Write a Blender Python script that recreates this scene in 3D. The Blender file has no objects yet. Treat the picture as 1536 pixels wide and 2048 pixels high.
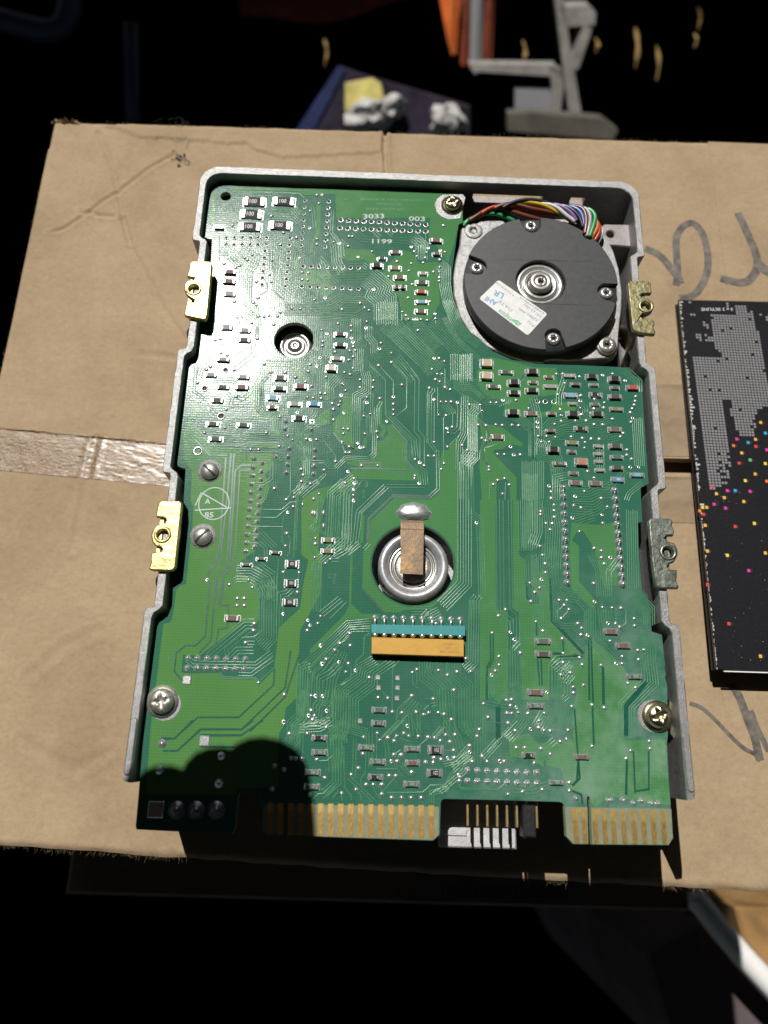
import bpy, bmesh, math, random
from mathutils import Vector, Matrix, Quaternion
from mathutils.geometry import tessellate_polygon
random.seed(7)
S = 0.001                      # everything below is written in millimetres
scn = bpy.context.scene
col = scn.collection
# ---------------------------------------------------------------- camera
CAM = Vector((-10.85149717, -86.10352734, 201.43681227))
ROT = Matrix(((0.99939726, 0.02870459, 0.01952321), (-0.0333068, 0.95139639, 0.30616265), (-0.00978604, -0.30662837, 0.95177901)))
cd = bpy.data.cameras.new('camera'); cam = bpy.data.objects.new('camera', cd); col.objects.link(cam)
cam.matrix_world = Matrix.Translation(CAM * S) @ ROT.transposed().to_4x4()
cd.sensor_fit = 'VERTICAL'; cd.sensor_height = 36.0; cd.lens = 1479.0 / 2048.0 * 36.0
cd.clip_start = 0.005; cd.clip_end = 100.0
cd.dof.use_dof = True; cd.dof.focus_distance = 0.218; cd.dof.aperture_fstop = 10.5
scn.camera = cam
# ---------------------------------------------------------------- light
SUN = Vector((-0.217, 0.516, 0.829)).normalized()      # direction towards the sun
w = bpy.data.worlds.new('World'); scn.world = w; w.use_nodes = True
nt = w.node_tree; bg = nt.nodes['Background']
sky = nt.nodes.new('ShaderNodeTexSky'); sky.sky_type = 'NISHITA'; sky.sun_disc = False
sky.sun_elevation = math.asin(SUN.z); sky.sun_rotation = math.atan2(SUN.x, SUN.y)
nt.links.new(sky.outputs[0], bg.inputs[0]); bg.inputs[1].default_value = 0.05
sl = bpy.data.lights.new('sun', 'SUN'); sl.energy = 4.6; sl.angle = math.radians(0.53); sl.color = (1.0, 0.96, 0.9)
so = bpy.data.objects.new('sun', sl); so.rotation_euler = SUN.to_track_quat('Z', 'Y').to_euler(); so.location = (0, 0, 2); col.objects.link(so)
scn.view_settings.view_transform = 'Standard'; scn.view_settings.look = 'None'
scn.view_settings.exposure = 0.0; scn.view_settings.gamma = 1.0
scn.render.resolution_x = 768; scn.render.resolution_y = 1024
# ---------------------------------------------------------------- measuring helpers (mm)
ZB = -3.5                       # top face of the circuit board; the rim of the casting is z = 0
ZC = -38.5                      # top face of the cardboard box
RT = ROT.transposed()
def P(u, v, z=ZB):
    "point of the horizontal plane z that the photograph shows at pixel (u, v)"
    d = RT @ Vector(((u - 768) / 1479.0, -(v - 1024) / 1479.0, -1.0))
    return CAM + d * ((z - CAM.z) / d.z)
CR = dict(A=(340, 320, 4.8), B=(640, 320, 4.8), C=(880, 360, 3.49), D=(340, 620, 4.8), E=(640, 620, 4.8), F=(920, 680, 3.84),
          G=(290, 880, 4.267), H=(620, 900, 4.267), I=(960, 920, 3.491), J=(240, 1160, 4.042), K=(600, 1200, 4.042),
          L=(960, 1220, 3.339), M=(240, 1440, 3.491), N=(580, 1440, 3.84), O=(860, 1480, 2.743), Q=(1240, 380, 5.12),
          R=(1280, 760, 3.2), T=(1100, 1360, 2.977), U=(0, 200, 2.276), V=(0, 0, 2.743), X=(960, 1000, 5.12), Y=(460, 1380, 6.4),
          Z=(540, 840, 7.875), W=(640, 600, 4.8), p=(0, 0, 1.0))
def px(k, s):
    ox, oy, q = CR[k]
    return [(ox + float(a.split(',')[0]) / q, oy + float(a.split(',')[1]) / q) for a in s.split()]
def pts(k, s, z=ZB): return [P(a, b, z) for a, b in px(k, s)]
# ---------------------------------------------------------------- materials
def mat(name): 
    m = bpy.data.materials.new(name); m.use_nodes = True
    return m, m.node_tree, m.node_tree.nodes['Principled BSDF']
def coords(t, scale):
    tc = t.nodes.new('ShaderNodeTexCoord'); mp = t.nodes.new('ShaderNodeMapping')
    mp.inputs['Scale'].default_value = [1000.0 * s for s in (scale if hasattr(scale, '__len__') else (scale,) * 3)]
    t.links.new(tc.outputs['Object'], mp.inputs[0]); return mp.outputs[0]
def noise(t, scale, detail=3, rough=.55, size=1.0):
    n = t.nodes.new('ShaderNodeTexNoise'); n.inputs['Scale'].default_value = size
    n.inputs['Detail'].default_value = detail; n.inputs['Roughness'].default_value = rough
    t.links.new(coords(t, scale), n.inputs['Vector']); return n.outputs['Fac']
def ramp(t, fac, stops):
    r = t.nodes.new('ShaderNodeValToRGB'); e = r.color_ramp.elements
    while len(e) < len(stops): e.new(.5)
    for el, (p, c) in zip(e, stops): el.position = p; el.color = (*c, 1) if len(c) == 3 else c
    t.links.new(fac, r.inputs[0]); return r.outputs[0]
def mixc(t, fac, a, b, mode='MIX'):
    m = t.nodes.new('ShaderNodeMix'); m.data_type = 'RGBA'; m.blend_type = mode
    for i, v in ((0, fac), (6, a), (7, b)):
        if isinstance(v, (int, float)): m.inputs[i].default_value = v
        elif isinstance(v, tuple): m.inputs[i].default_value = (*v, 1)
        else: t.links.new(v, m.inputs[i])
    return m.outputs[2]
def bump(t, bs, h, strength, dist, prev=None):
    b = t.nodes.new('ShaderNodeBump'); b.inputs['Strength'].default_value = strength; b.inputs['Distance'].default_value = dist * S
    t.links.new(h, b.inputs['Height'])
    if prev: t.links.new(prev, b.inputs['Normal'])
    t.links.new(b.outputs[0], bs.inputs['Normal']); return b.outputs[0]
def simple(name, c, rough=.5, metal=0.0, var=.12, sc=.6, bmp=0.0, bsc=3.0, coat=0.0, spec=.5):
    m, t, b = mat(name)
    lo = tuple(x * (1 - var) for x in c); hi = tuple(min(1, x * (1 + var)) for x in c)
    t.links.new(ramp(t, noise(t, sc, 4), [(.3, lo), (.7, hi)]), b.inputs['Base Color'])
    b.inputs['Metallic'].default_value = metal; b.inputs['Specular IOR Level'].default_value = spec
    t.links.new(ramp(t, noise(t, sc * 2.3, 3), [(.3, (rough * .85,) * 3), (.7, (min(1, rough * 1.15),) * 3)]), b.inputs['Roughness'])
    b.inputs['Coat Weight'].default_value = coat; b.inputs['Coat Roughness'].default_value = .15
    if bmp: bump(t, b, noise(t, bsc, 3), 1.0, bmp)
    return m
def mask_mat(name, c1, c2, warm):
    "solder mask: the glass weave shows through it, dusty film towards one corner of the board"
    m, t, b = mat(name)
    base = ramp(t, noise(t, .03, 3), [(.3, c1), (.7, c2)])
    wv = t.nodes.new('ShaderNodeTexWave'); wv.inputs['Scale'].default_value = .45; wv.inputs['Distortion'].default_value = .6
    wv.bands_direction = 'X'; t.links.new(coords(t, 1), wv.inputs['Vector'])
    wv2 = t.nodes.new('ShaderNodeTexWave'); wv2.inputs['Scale'].default_value = .4; wv2.inputs['Distortion'].default_value = .6
    wv2.bands_direction = 'Y'; t.links.new(coords(t, 1), wv2.inputs['Vector'])
    add = t.nodes.new('ShaderNodeMath'); add.operation = 'ADD'; t.links.new(wv.outputs['Fac'], add.inputs[0]); t.links.new(wv2.outputs['Fac'], add.inputs[1])
    hf = t.nodes.new('ShaderNodeMath'); hf.operation = 'MULTIPLY'; hf.inputs[1].default_value = .5; t.links.new(add.outputs[0], hf.inputs[0])
    base = mixc(t, ramp(t, hf.outputs[0], [(.2, (0, 0, 0)), (.9, (.22, .22, .22))]), base, tuple(min(1, x * 1.7) for x in c2))
    sp = t.nodes.new('ShaderNodeSeparateXYZ'); tc = t.nodes.new('ShaderNodeTexCoord'); t.links.new(tc.outputs['Object'], sp.inputs[0])
    # flux residue and dust in worn patches on the right-hand half
    rx = t.nodes.new('ShaderNodeMapRange'); rx.inputs[1].default_value = -.01; rx.inputs[2].default_value = .06; t.links.new(sp.outputs[0], rx.inputs[0])
    ry = t.nodes.new('ShaderNodeMapRange'); ry.inputs[1].default_value = -.02; ry.inputs[2].default_value = -.08; t.links.new(sp.outputs[1], ry.inputs[0])
    mu = t.nodes.new('ShaderNodeMath'); mu.operation = 'MULTIPLY'; t.links.new(rx.outputs[0], mu.inputs[0]); t.links.new(ry.outputs[0], mu.inputs[1])
    du = ramp(t, noise(t, .09, 8, .68), [(.42, (0, 0, 0)), (.72, (.75, .75, .75))])
    mu2 = t.nodes.new('ShaderNodeMath'); mu2.operation = 'MULTIPLY'; t.links.new(mu.outputs[0], mu2.inputs[0]); t.links.new(du, mu2.inputs[1])
    base = mixc(t, mu2.outputs[0], base, (.24, .36, .29))
    fl = ramp(t, noise(t, .06, 9, .75), [(.56, (0, 0, 0)), (.75, (.3, .3, .3))])
    base = mixc(t, fl, base, (.16, .27, .22))
    t.links.new(base, b.inputs['Base Color'])
    t.links.new(ramp(t, noise(t, .15, 6, .7), [(.3, (.15, .15, .15)), (.75, (.23, .23, .23))]), b.inputs['Roughness'])
    b.inputs['Specular IOR Level'].default_value = .22
    n1 = bump(t, b, hf.outputs[0], 1.0, .006)
    n2 = bump(t, b, noise(t, 2.2, 3), 1.0, .02, n1)
    return m
M = {}
M['mask'] = mask_mat('solder_mask_dark', (.028, .116, .076), (.034, .134, .087), 0)
M['plane'] = mask_mat('solder_mask_over_copper', (.054, .178, .066), (.065, .2, .073), 1)
M['plane_sheen'] = mask_mat('sheen_solder_mask_over_copper', (.068, .188, .058), (.086, .22, .064), 1)  # same mask made lighter and yellower, sheen put into its colour
M['trace'] = simple('trace_mask', (.07, .22, .115), .27, bmp=.01, bsc=3, spec=.55)
M['groove'] = simple('groove_mask', (.008, .085, .055), .35)
M['fr4'] = simple('board_edge', (.36, .42, .22), .6, var=.25, sc=1.5)
M['fr4bare'] = simple('bare_laminate', (.225, .235, .155), .4, var=.12, sc=.5, bmp=.01, bsc=2)
M['solder'] = simple('solder', (.68, .69, .7), .3, .8, .12, 2.0, bmp=.03, bsc=1.8)
M['solder2'] = simple('solder_dull', (.62, .63, .64), .34, .9, .15, 2.0, bmp=.04, bsc=2.5)
M['pinhole'] = simple('pin_hole', (.03, .03, .028), .6)
M['silver'] = simple('tinned_end', (.48, .48, .46), .34, .75, .14, 2.0, bmp=.03, bsc=2)
def gold_mat():
    m, t, b = mat('contact_gold')
    g = ramp(t, noise(t, (2.2, .8, 1), 7, .8), [(.4, (.86, .62, .22)), (.62, (.62, .4, .12)), (.78, (.2, .12, .04))])
    tc = t.nodes.new('ShaderNodeTexCoord'); sp = t.nodes.new('ShaderNodeSeparateXYZ'); t.links.new(tc.outputs['Object'], sp.inputs[0])
    mr = t.nodes.new('ShaderNodeMapRange'); mr.inputs[1].default_value = -.1013; mr.inputs[2].default_value = -.1022; t.links.new(sp.outputs[1], mr.inputs[0])
    wr = mixc(t, ramp(t, noise(t, (3, 1.2, 1), 6, .8), [(.4, (.15, .15, .15)), (.6, (.9, .9, .9))]), g, (.4, .25, .09)); g = mixc(t, mr.outputs[0], g, wr)
    t.links.new(g, b.inputs['Base Color']); b.inputs['Metallic'].default_value = .8; b.inputs['Roughness'].default_value = .42
    bump(t, b, noise(t, (4, .6, 1), 4), 1, .02); return m
M['gold'] = gold_mat()
M['gold2'] = simple('pin_gold', (.75, .55, .25), .35, .8, .15, 1)
def cast_mat(name, c, met=.55, rough=.42):
    m, t, b = mat(name)
    g = ramp(t, noise(t, .35, 9, .8), [(.32, tuple(x * .72 for x in c)), (.62, c)])
    sc = ramp(t, noise(t, (.05, 1.4, .3), 5, .8), [(.62, (0, 0, 0)), (.72, (.5, .5, .5))])
    g = mixc(t, sc, g, (.75, .75, .74))
    t.links.new(g, b.inputs['Base Color']); b.inputs['Metallic'].default_value = met
    t.links.new(ramp(t, noise(t, 1.1, 5), [(.3, (rough * .8,) * 3), (.7, (rough * 1.25,) * 3)]), b.inputs['Roughness'])
    n = bump(t, b, noise(t, 2.6, 4, .7), 1.0, .15); bump(t, b, noise(t, .12, 3), 1.0, .35, n); return m
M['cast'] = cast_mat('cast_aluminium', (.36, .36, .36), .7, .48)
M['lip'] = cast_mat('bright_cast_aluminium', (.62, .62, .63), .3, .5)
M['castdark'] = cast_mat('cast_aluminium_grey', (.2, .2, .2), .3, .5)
M['castpink'] = cast_mat('cast_aluminium_inside', (.34, .31, .31), .4, .5)
M['steel'] = simple('bright_steel', (.56, .55, .52), .32, .75, .12, .7, bmp=.004, bsc=.7)
M['steeldull'] = simple('dull_steel', (.5, .49, .44), .45, .8, .3, .9, bmp=.08, bsc=2.2)
M['greysteel'] = simple('grey_ring', (.42, .43, .45), .42, .5, .2, .5, bmp=.05, bsc=.8)
M['zinc'] = simple('yellow_zinc', (.62, .56, .38), .3, 1, .3, .25, bmp=.03, bsc=.6)
def brass(name, a, c):
    m, t, b = mat(name)
    g = ramp(t, noise(t, .22, 9, .75), [(.36, a), (.5, tuple((x + y) / 2 for x, y in zip(a, c))), (.66, c)])
    t.links.new(g, b.inputs['Base Color']); b.inputs['Metallic'].default_value = .85
    t.links.new(ramp(t, noise(t, .8, 6, .7), [(.3, (.28,) * 3), (.7, (.5,) * 3)]), b.inputs['Roughness'])
    n = bump(t, b, noise(t, 1.6, 5, .7), 1, .07); bump(t, b, noise(t, .22, 3), 1, .3, n); return m
M['brass'] = brass('yellow_chromate', (.46, .38, .13), (.56, .5, .27))
M['brass2'] = brass('patchy_chromate', (.33, .28, .1), (.4, .39, .26))
M['brass3'] = brass('grey_chromate', (.2, .22, .18), (.34, .37, .33))
def strip_mat():
    m, t, b = mat('tarnished_bronze')
    g = ramp(t, noise(t, .16, 9, .75), [(.36, (.095, .066, .042)), (.55, (.16, .11, .066)), (.68, (.36, .19, .05))])
    t.links.new(g, b.inputs['Base Color']); b.inputs['Metallic'].default_value = .5; b.inputs['Roughness'].default_value = .42
    bump(t, b, noise(t, 1, 5), 1, .04); return m
M['strip'] = strip_mat()
M['black'] = simple('black_plastic', (.018, .018, .02), .42, var=.3, sc=.8, bmp=.02, bsc=3)
def rotor_mat():
    m, t, b = mat('rotor_black')
    g = ramp(t, noise(t, .5, 9, .8), [(.35, (.028, .03, .034)), (.68, (.055, .058, .063))])
    du = ramp(t, noise(t, 1.7, 6, .9), [(.66, (0, 0, 0)), (.72, (.6, .6, .6))])
    sc = ramp(t, noise(t, (.06, 1.9, 1), 4, .9), [(.66, (0, 0, 0)), (.7, (.5, .5, .5))])
    g = mixc(t, du, g, (.2, .2, .2)); g = mixc(t, sc, g, (.14, .14, .15))
    t.links.new(g, b.inputs['Base Color']); b.inputs['Roughness'].default_value = .5
    bump(t, b, noise(t, 3, 4), 1, .03); return m
M['rotor'] = rotor_mat()
def kraft(name, a, c, d):
    m, t, b = mat(name)
    g = ramp(t, noise(t, .035, 7, .68), [(.3, a), (.5, c), (.72, d)])
    fb = ramp(t, noise(t, (.6, .75, .5), 6, .75), [(.34, (.89, .88, .87)), (.5, (1, 1, 1)), (.68, (1.08, 1.075, 1.07))])
    g = mixc(t, 1.0, g, fb, 'MULTIPLY')
    sp = ramp(t, noise(t, (1.6, .9, 1), 5, .9), [(.7, (0, 0, 0)), (.76, (.55, .55, .55))]); g = mixc(t, sp, g, (.62, .52, .38))
    dk = ramp(t, noise(t, 1.1, 4, .8), [(.27, (.55, .55, .55)), (.31, (0, 0, 0))]); g = mixc(t, dk, g, (.2, .13, .08))
    st = ramp(t, noise(t, (.012, .16, .1), 5, .7), [(.55, (0, 0, 0)), (.8, (.32, .32, .32))]); g = mixc(t, st, g, (.3, .22, .15))
    t.links.new(g, b.inputs['Base Color']); b.inputs['Roughness'].default_value = .78; b.inputs['Specular IOR Level'].default_value = .25
    n = bump(t, b, noise(t, (1.6, .8, 1), 6, .8), 1, .085); bump(t, b, noise(t, .11, 4), 1, .4, n); return m
M['kraft'] = kraft('kraft_paper', (.3, .218, .134), (.362, .268, .166), (.41, .308, .197))
M['kraftdim'] = kraft('kraft_paper_dark', (.15, .105, .07), (.19, .135, .09), (.22, .16, .11))  # darker copy of the kraft paper, for inner flap and lower box
def tape_mat():
    m, t, b = mat('parcel_tape')
    g = ramp(t, noise(t, (.1, .16, 1), 6, .6), [(.35, (.22, .12, .035)), (.55, (.22, .135, .055)), (.7, (.26, .18, .09))])
    t.links.new(g, b.inputs['Base Color']); b.inputs['Roughness'].default_value = .3; b.inputs['Specular IOR Level'].default_value = 1.0; b.inputs['Coat Weight'].default_value = 1.0; b.inputs['Coat Roughness'].default_value = .22; b.inputs['Coat IOR'].default_value = 1.6
    n = bump(t, b, noise(t, (.7, 1.0, 1), 4, .6), 1, .75); bump(t, b, noise(t, (.05, .12, 1), 3), 1, 3.0, n); return m
M['tape'] = tape_mat()
def tape2():
    m, t, b = mat('flat_tape')
    g = ramp(t, noise(t, (.06, .12, .1), 6, .65), [(.3, (.22, .15, .085)), (.5, (.285, .21, .13)), (.7, (.31, .235, .15))])
    t.links.new(g, b.inputs['Base Color']); b.inputs['Roughness'].default_value = .5; bump(t, b, noise(t, .3, 4), 1, .05); return m
M['tape2'] = tape2()
M['ink'] = simple('marker_ink', (.13, .115, .1), .6, var=.5, sc=.35)
M['white'] = simple('white_paper', (.78, .78, .76), .6, var=.05)
M['dirt'] = simple('dirt', (.08, .065, .05), .9)
M['void'] = simple('shaded_inside', (.02, .018, .016), .9)
def flat(name, c, rough=.45, **k): return simple(name, c, rough, var=.08, **k)
for n_, c_ in dict(r_black=(.02, .02, .02), r_dark=(.075, .075, .07), r_brown=(.17, .105, .09), r_red=(.42, .07, .05), r_green=(.09, .135, .1),
                   r_blue=(.09, .25, .5), r_lblue=(.2, .37, .5), c_tan=(.42, .32, .22), c_brown=(.36, .17, .1), r_olive=(.2, .2, .09),
                   r_grey=(.3, .3, .29), teal=(.03, .26, .27), amber=(.56, .31, .045), print_white=(.75, .76, .74), print_yellow=(.7, .65, .35),
                   print_grey=(.4, .5, .48), print_brown=(.3, .16, .05), label_green=(.03, .42, .16), label_blue=(.12, .3, .6), label_grey=(.25, .27, .28),
                   w_red=(.62, .05, .02), w_orange=(.75, .2, .03), w_yellow=(.8, .55, .03), w_green=(.03, .4, .12), w_blue=(.05, .15, .6),
                   w_violet=(.25, .13, .45), w_grey=(.4, .4, .4), w_white=(.75, .75, .75), w_brown=(.2, .06, .03), w_black=(.02, .02, .02),
                   bk_black=(.014, .014, .017), bk_grey=(.24, .24, .25), bk_dk=(.05, .04, .03),
                   d_pink=(.7, .03, .35), d_blue=(.02, .35, .7), d_red=(.7, .04, .06), d_yellow=(.8, .62, .04), d_amber=(.8, .42, .05), d_green=(.1, .5, .16), d_orange=(.8, .16, .03),
                   scuff=(.5, .5, .48), cardlabel=(.7, .71, .71)).items():
    M[n_] = flat(n_, tuple(q * .75 for q in c_) if n_[0] == 'w' else c_, .62 if n_[0] == 'r' else .3 if n_[0] == 'w' or n_[:2] == 'bk' else .5, spec=.25 if n_[0] == 'r' else .5)
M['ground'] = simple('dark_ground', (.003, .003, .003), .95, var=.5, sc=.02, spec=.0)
# ---------------------------------------------------------------- mesh helpers
class MB:
    def __init__(s): s.v = []; s.f = []; s.m = []; s.sm = []; s.mats = []
    def mi(s, m):
        m = M[m] if isinstance(m, str) else m
        if m not in s.mats: s.mats.append(m)
        return s.mats.index(m)
    def add(s, vs, fs, m, smooth=False):
        o = len(s.v); s.v += [tuple(v) for v in vs]; k = s.mi(m)
        for f in fs: s.f.append(tuple(o + i for i in f)); s.m.append(k); s.sm.append(smooth)
    def box(s, x0, x1, y0, y1, z0, z1, m, bev=0.0, rot=0.0, c=None):
        if bev: 
            vs = []; 
            for z, b in ((z0, 0), (z1 - bev, 0), (z1, bev)):
                vs += [(x0 + b, y0 + b, z), (x1 - b, y0 + b, z), (x1 - b, y1 - b, z), (x0 + b, y1 - b, z)]
            fs = [(3, 2, 1, 0), (8, 9, 10, 11)]
            for l in (0, 4):
                for i in range(4): fs.append((l + i, l + (i + 1) % 4, l + 4 + (i + 1) % 4, l + 4 + i))
        else:
            vs = [(x0, y0, z0), (x1, y0, z0), (x1, y1, z0), (x0, y1, z0), (x0, y0, z1), (x1, y0, z1), (x1, y1, z1), (x0, y1, z1)]
            fs = [(3, 2, 1, 0), (4, 5, 6, 7), (0, 1, 5, 4), (1, 2, 6, 5), (2, 3, 7, 6), (3, 0, 4, 7)]
        if rot:
            cx, cy = c or ((x0 + x1) / 2, (y0 + y1) / 2); ca, sa = math.cos(rot), math.sin(rot)
            vs = [(cx + (x - cx) * ca - (y - cy) * sa, cy + (x - cx) * sa + (y - cy) * ca, z) for x, y, z in vs]
        s.add(vs, fs, m)
    def lathe(s, prof, n, m, c=(0, 0, 0), smooth=True, sx=1, sy=1, wob=0.0):
        "profile of (radius, z) from the outside in; closed on the axis when the last radius is 0; m may be one per band"
        vs = []; fs = []; 
        for j, (r, z) in enumerate(prof):
            if r == 0: vs.append((c[0], c[1], c[2] + z))
            else:
                for i in range(n):
                    a = 2 * math.pi * i / n; q = 1 + wob * math.sin(3 * a + 1.3) + wob * .6 * math.sin(5 * a)
                    vs.append((c[0] + r * q * sx * math.cos(a), c[1] + r * q * sy * math.sin(a), c[2] + z))
        off = []; o = 0
        for r, z in prof: off.append(o); o += 1 if r == 0 else n
        o0 = len(s.v); s.v += vs
        for j in range(len(prof) - 1):
            k = s.mi(m[j] if isinstance(m, (list, tuple)) else m)
            for i in range(n):
                i2 = (i + 1) % n
                if prof[j + 1][0] == 0: f = (off[j] + i, off[j] + i2, off[j + 1])
                elif prof[j][0] == 0: f = (off[j], off[j + 1] + i2, off[j + 1] + i)
                else: f = (off[j] + i, off[j] + i2, off[j + 1] + i2, off[j + 1] + i)
                s.f.append(tuple(o0 + q for q in f)); s.m.append(k); s.sm.append(smooth)
    def prism(s, loops, z0, z1, m, mside=None, bev=0.0, smooth=False):
        "loops[0] outline, the others holes (2-D points)"
        loops = [[(p[0], p[1]) for p in l] for l in loops]
        def area(l): return sum(a[0] * b[1] - b[0] * a[1] for a, b in zip(l, l[1:] + l[:1]))
        loops = [l if (area(l) > 0) == (i == 0) else l[::-1] for i, l in enumerate(loops)]
        flatp = [p for l in loops for p in l]
        tri = tessellate_polygon([[Vector((x, y, 0)) for x, y in l] for l in loops])
        top = []
        for a, b, c_ in tri:
            A, B, C_ = flatp[a], flatp[b], flatp[c_]
            ccw = (B[0] - A[0]) * (C_[1] - A[1]) - (B[1] - A[1]) * (C_[0] - A[0]) > 0
            top.append((a, b, c_) if ccw else (a, c_, b))
        ins = flatp
        if bev:
            ins = []
            for l in loops:
                n = len(l)
                for i in range(n):
                    a, b, c_ = Vector(l[i - 1]), Vector(l[i]), Vector(l[(i + 1) % n])
                    d1 = (b - a).normalized() if (b - a).length > 1e-9 else Vector((1, 0)); d2 = (c_ - b).normalized() if (c_ - b).length > 1e-9 else d1
                    nn = Vector((-d1.y - d2.y, d1.x + d2.x)); L = nn.length
                    nn = nn / L if L > 1e-6 else Vector((-d1.y, d1.x))
                    ins.append(tuple(b + nn * bev))
        N = len(flatp)
        vs = [(x, y, z1) for x, y in ins] + [(x, y, z1 - bev) for x, y in flatp] + [(x, y, z0) for x, y in flatp]
        s.add(vs, top, m, False)
        o = len(s.v) - 3 * N; k = s.mi(mside or m); kb = s.mi(m); st = 0
        for l in loops:
            n = len(l)
            for i in range(n):
                a, b = st + i, st + (i + 1) % n
                if bev: s.f.append((o + N + a, o + N + b, o + b, o + a)); s.m.append(kb); s.sm.append(smooth)
                s.f.append((o + 2 * N + a, o + 2 * N + b, o + N + b, o + N + a)); s.m.append(k); s.sm.append(smooth)
            st += n
    def tube(s, path, r, m, n=8, cap=True, r2=None):
        path = [Vector(p) for p in path]; N = len(path); vs = []; up = Vector((0, 0, 1))
        for i, p in enumerate(path):
            d = (path[min(i + 1, N - 1)] - path[max(i - 1, 0)]).normalized()
            a = d.cross(up); a = a.normalized() if a.length > 1e-5 else Vector((1, 0, 0)); b = a.cross(d)
            rr = r if r2 is None else r + (r2 - r) * i / (N - 1)
            for k in range(n):
                t = 2 * math.pi * k / n; vs.append(p + a * rr * math.cos(t) + b * rr * math.sin(t))
        fs = []
        for i in range(N - 1):
            for k in range(n): fs.append((i * n + k, i * n + (k + 1) % n, (i + 1) * n + (k + 1) % n, (i + 1) * n + k))
        if cap: fs += [tuple(range(n))[::-1], tuple((N - 1) * n + k for k in range(n))]
        s.add(vs, fs, m, True)
    def ribbon(s, path, wd, h, z, m, arch=True):
        "flat or arched strip along a plan path; h above z"
        path = [Vector((p[0], p[1])) for p in path]; N = len(path)
        if N < 2: return
        prof = ((-.5, 0), (-.27, 1), (.27, 1), (.5, 0)) if arch else ((-.5, 1), (.5, 1))
        vs = []; k = len(prof)
        for i, p in enumerate(path):
            d1 = (p - path[i - 1]).normalized() if i else (path[1] - p).normalized()
            d2 = (path[i + 1] - p).normalized() if i < N - 1 else d1
            nn = Vector((-d1.y - d2.y, d1.x + d2.x)); nn = nn.normalized() if nn.length > 1e-5 else Vector((-d1.y, d1.x))
            q = max(.5, nn.dot(Vector((-d1.y, d1.x)))); ww = wd[i] if isinstance(wd, (list, tuple)) else wd
            for a, b in prof: vs.append((p.x + nn.x * a * ww / q, p.y + nn.y * a * ww / q, z + b * h))
        fs = []
        for i in range(N - 1):
            for j in range(k - 1): fs.append(((i) * k + j, (i) * k + j + 1, (i + 1) * k + j + 1, (i + 1) * k + j)[::-1])
        s.add(vs, fs, m, arch)
    def text(s, string, origin, along, size, z, m, sx=1.0, align='LEFT', bold=0.0, flip=False):
        "letters as flat print; origin and along are plan vectors"
        cu = bpy.data.curves.new('print_curve', 'FONT'); cu.body = string; cu.size = size; cu.align_x = align; cu.offset = bold; cu.resolution_u = 2
        ob = bpy.data.objects.new('print_curve', cu); col.objects.link(ob); bpy.context.view_layer.update()
        me = ob.evaluated_get(bpy.context.evaluated_depsgraph_get()).to_mesh()
        a = Vector((along[0], along[1])).normalized(); b = Vector((-a.y, a.x)) * (-1 if flip else 1)
        vs = [(origin[0] + a.x * v.co.x * sx + b.x * v.co.y, origin[1] + a.y * v.co.x * sx + b.y * v.co.y, z) for v in me.vertices]
        s.add(vs, [tuple(p.vertices) for p in me.polygons], m)
        ob.to_mesh_clear(); bpy.data.objects.remove(ob); bpy.data.curves.remove(cu)
    def mesh(s, name, origin=(0, 0, 0)):
        me = bpy.data.meshes.new(name)
        me.from_pydata([((x - origin[0]) * S, (y - origin[1]) * S, (z - origin[2]) * S) for x, y, z in s.v], [], s.f)
        for m in s.mats: me.materials.append(m)
        me.polygons.foreach_set('material_index', s.m); me.polygons.foreach_set('use_smooth', s.sm); me.update()
        return me
    def build(s, name, parent=None, origin=(0, 0, 0), label=None, kind=None):
        return link(name, s.mesh(name, origin), parent, origin, label, kind)
def link(name, me, parent=None, loc=(0, 0, 0), label=None, kind=None):
    o = bpy.data.objects.new(name, me); col.objects.link(o)
    o.parent = parent; o.location = Vector(loc) * S
    if parent:
        q = parent; off = Vector((0, 0, 0))
        while q: off += Vector(q.location); q = q.parent
        o.location = Vector(loc) * S - off
    if label: o['label'] = label
    if kind: o['kind'] = kind
    return o
def thing(name, label, cat, loc=(0, 0, 0), group=None):
    o = bpy.data.objects.new(name, None); col.objects.link(o); o.location = Vector(loc) * S; o.empty_display_size = .01
    return tag(o, label, cat, group)
def tag(o, label, cat, group=None):
    o['label'] = label; o['category'] = cat
    if group: o['group'] = group
    return o
def smooth_path(p, n=5):
    p = [Vector(q) for q in p]; out = []
    for i in range(len(p) - 1):
        a, b, c, d = p[max(i - 1, 0)], p[i], p[i + 1], p[min(i + 2, len(p) - 1)]
        for k in range(n):
            t = k / n; out.append(.5 * ((2 * b) + (c - a) * t + (2 * a - 5 * b + 4 * c - d) * t * t + (3 * b - a - 3 * c + d) * t ** 3))
    out.append(p[-1]); return out
def circle(c, r, n=40, ry=None): return [(c[0] + r * math.cos(2 * math.pi * i / n), c[1] + (ry or r) * math.sin(2 * math.pi * i / n)) for i in range(n)]
# ================================================================ HARD DRIVE
drive = thing('hard_drive', 'upturned hard disk drive, green circuit board in a grey metal frame, on the cardboard box', 'hard drive', (0, 0, ZC))
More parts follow.
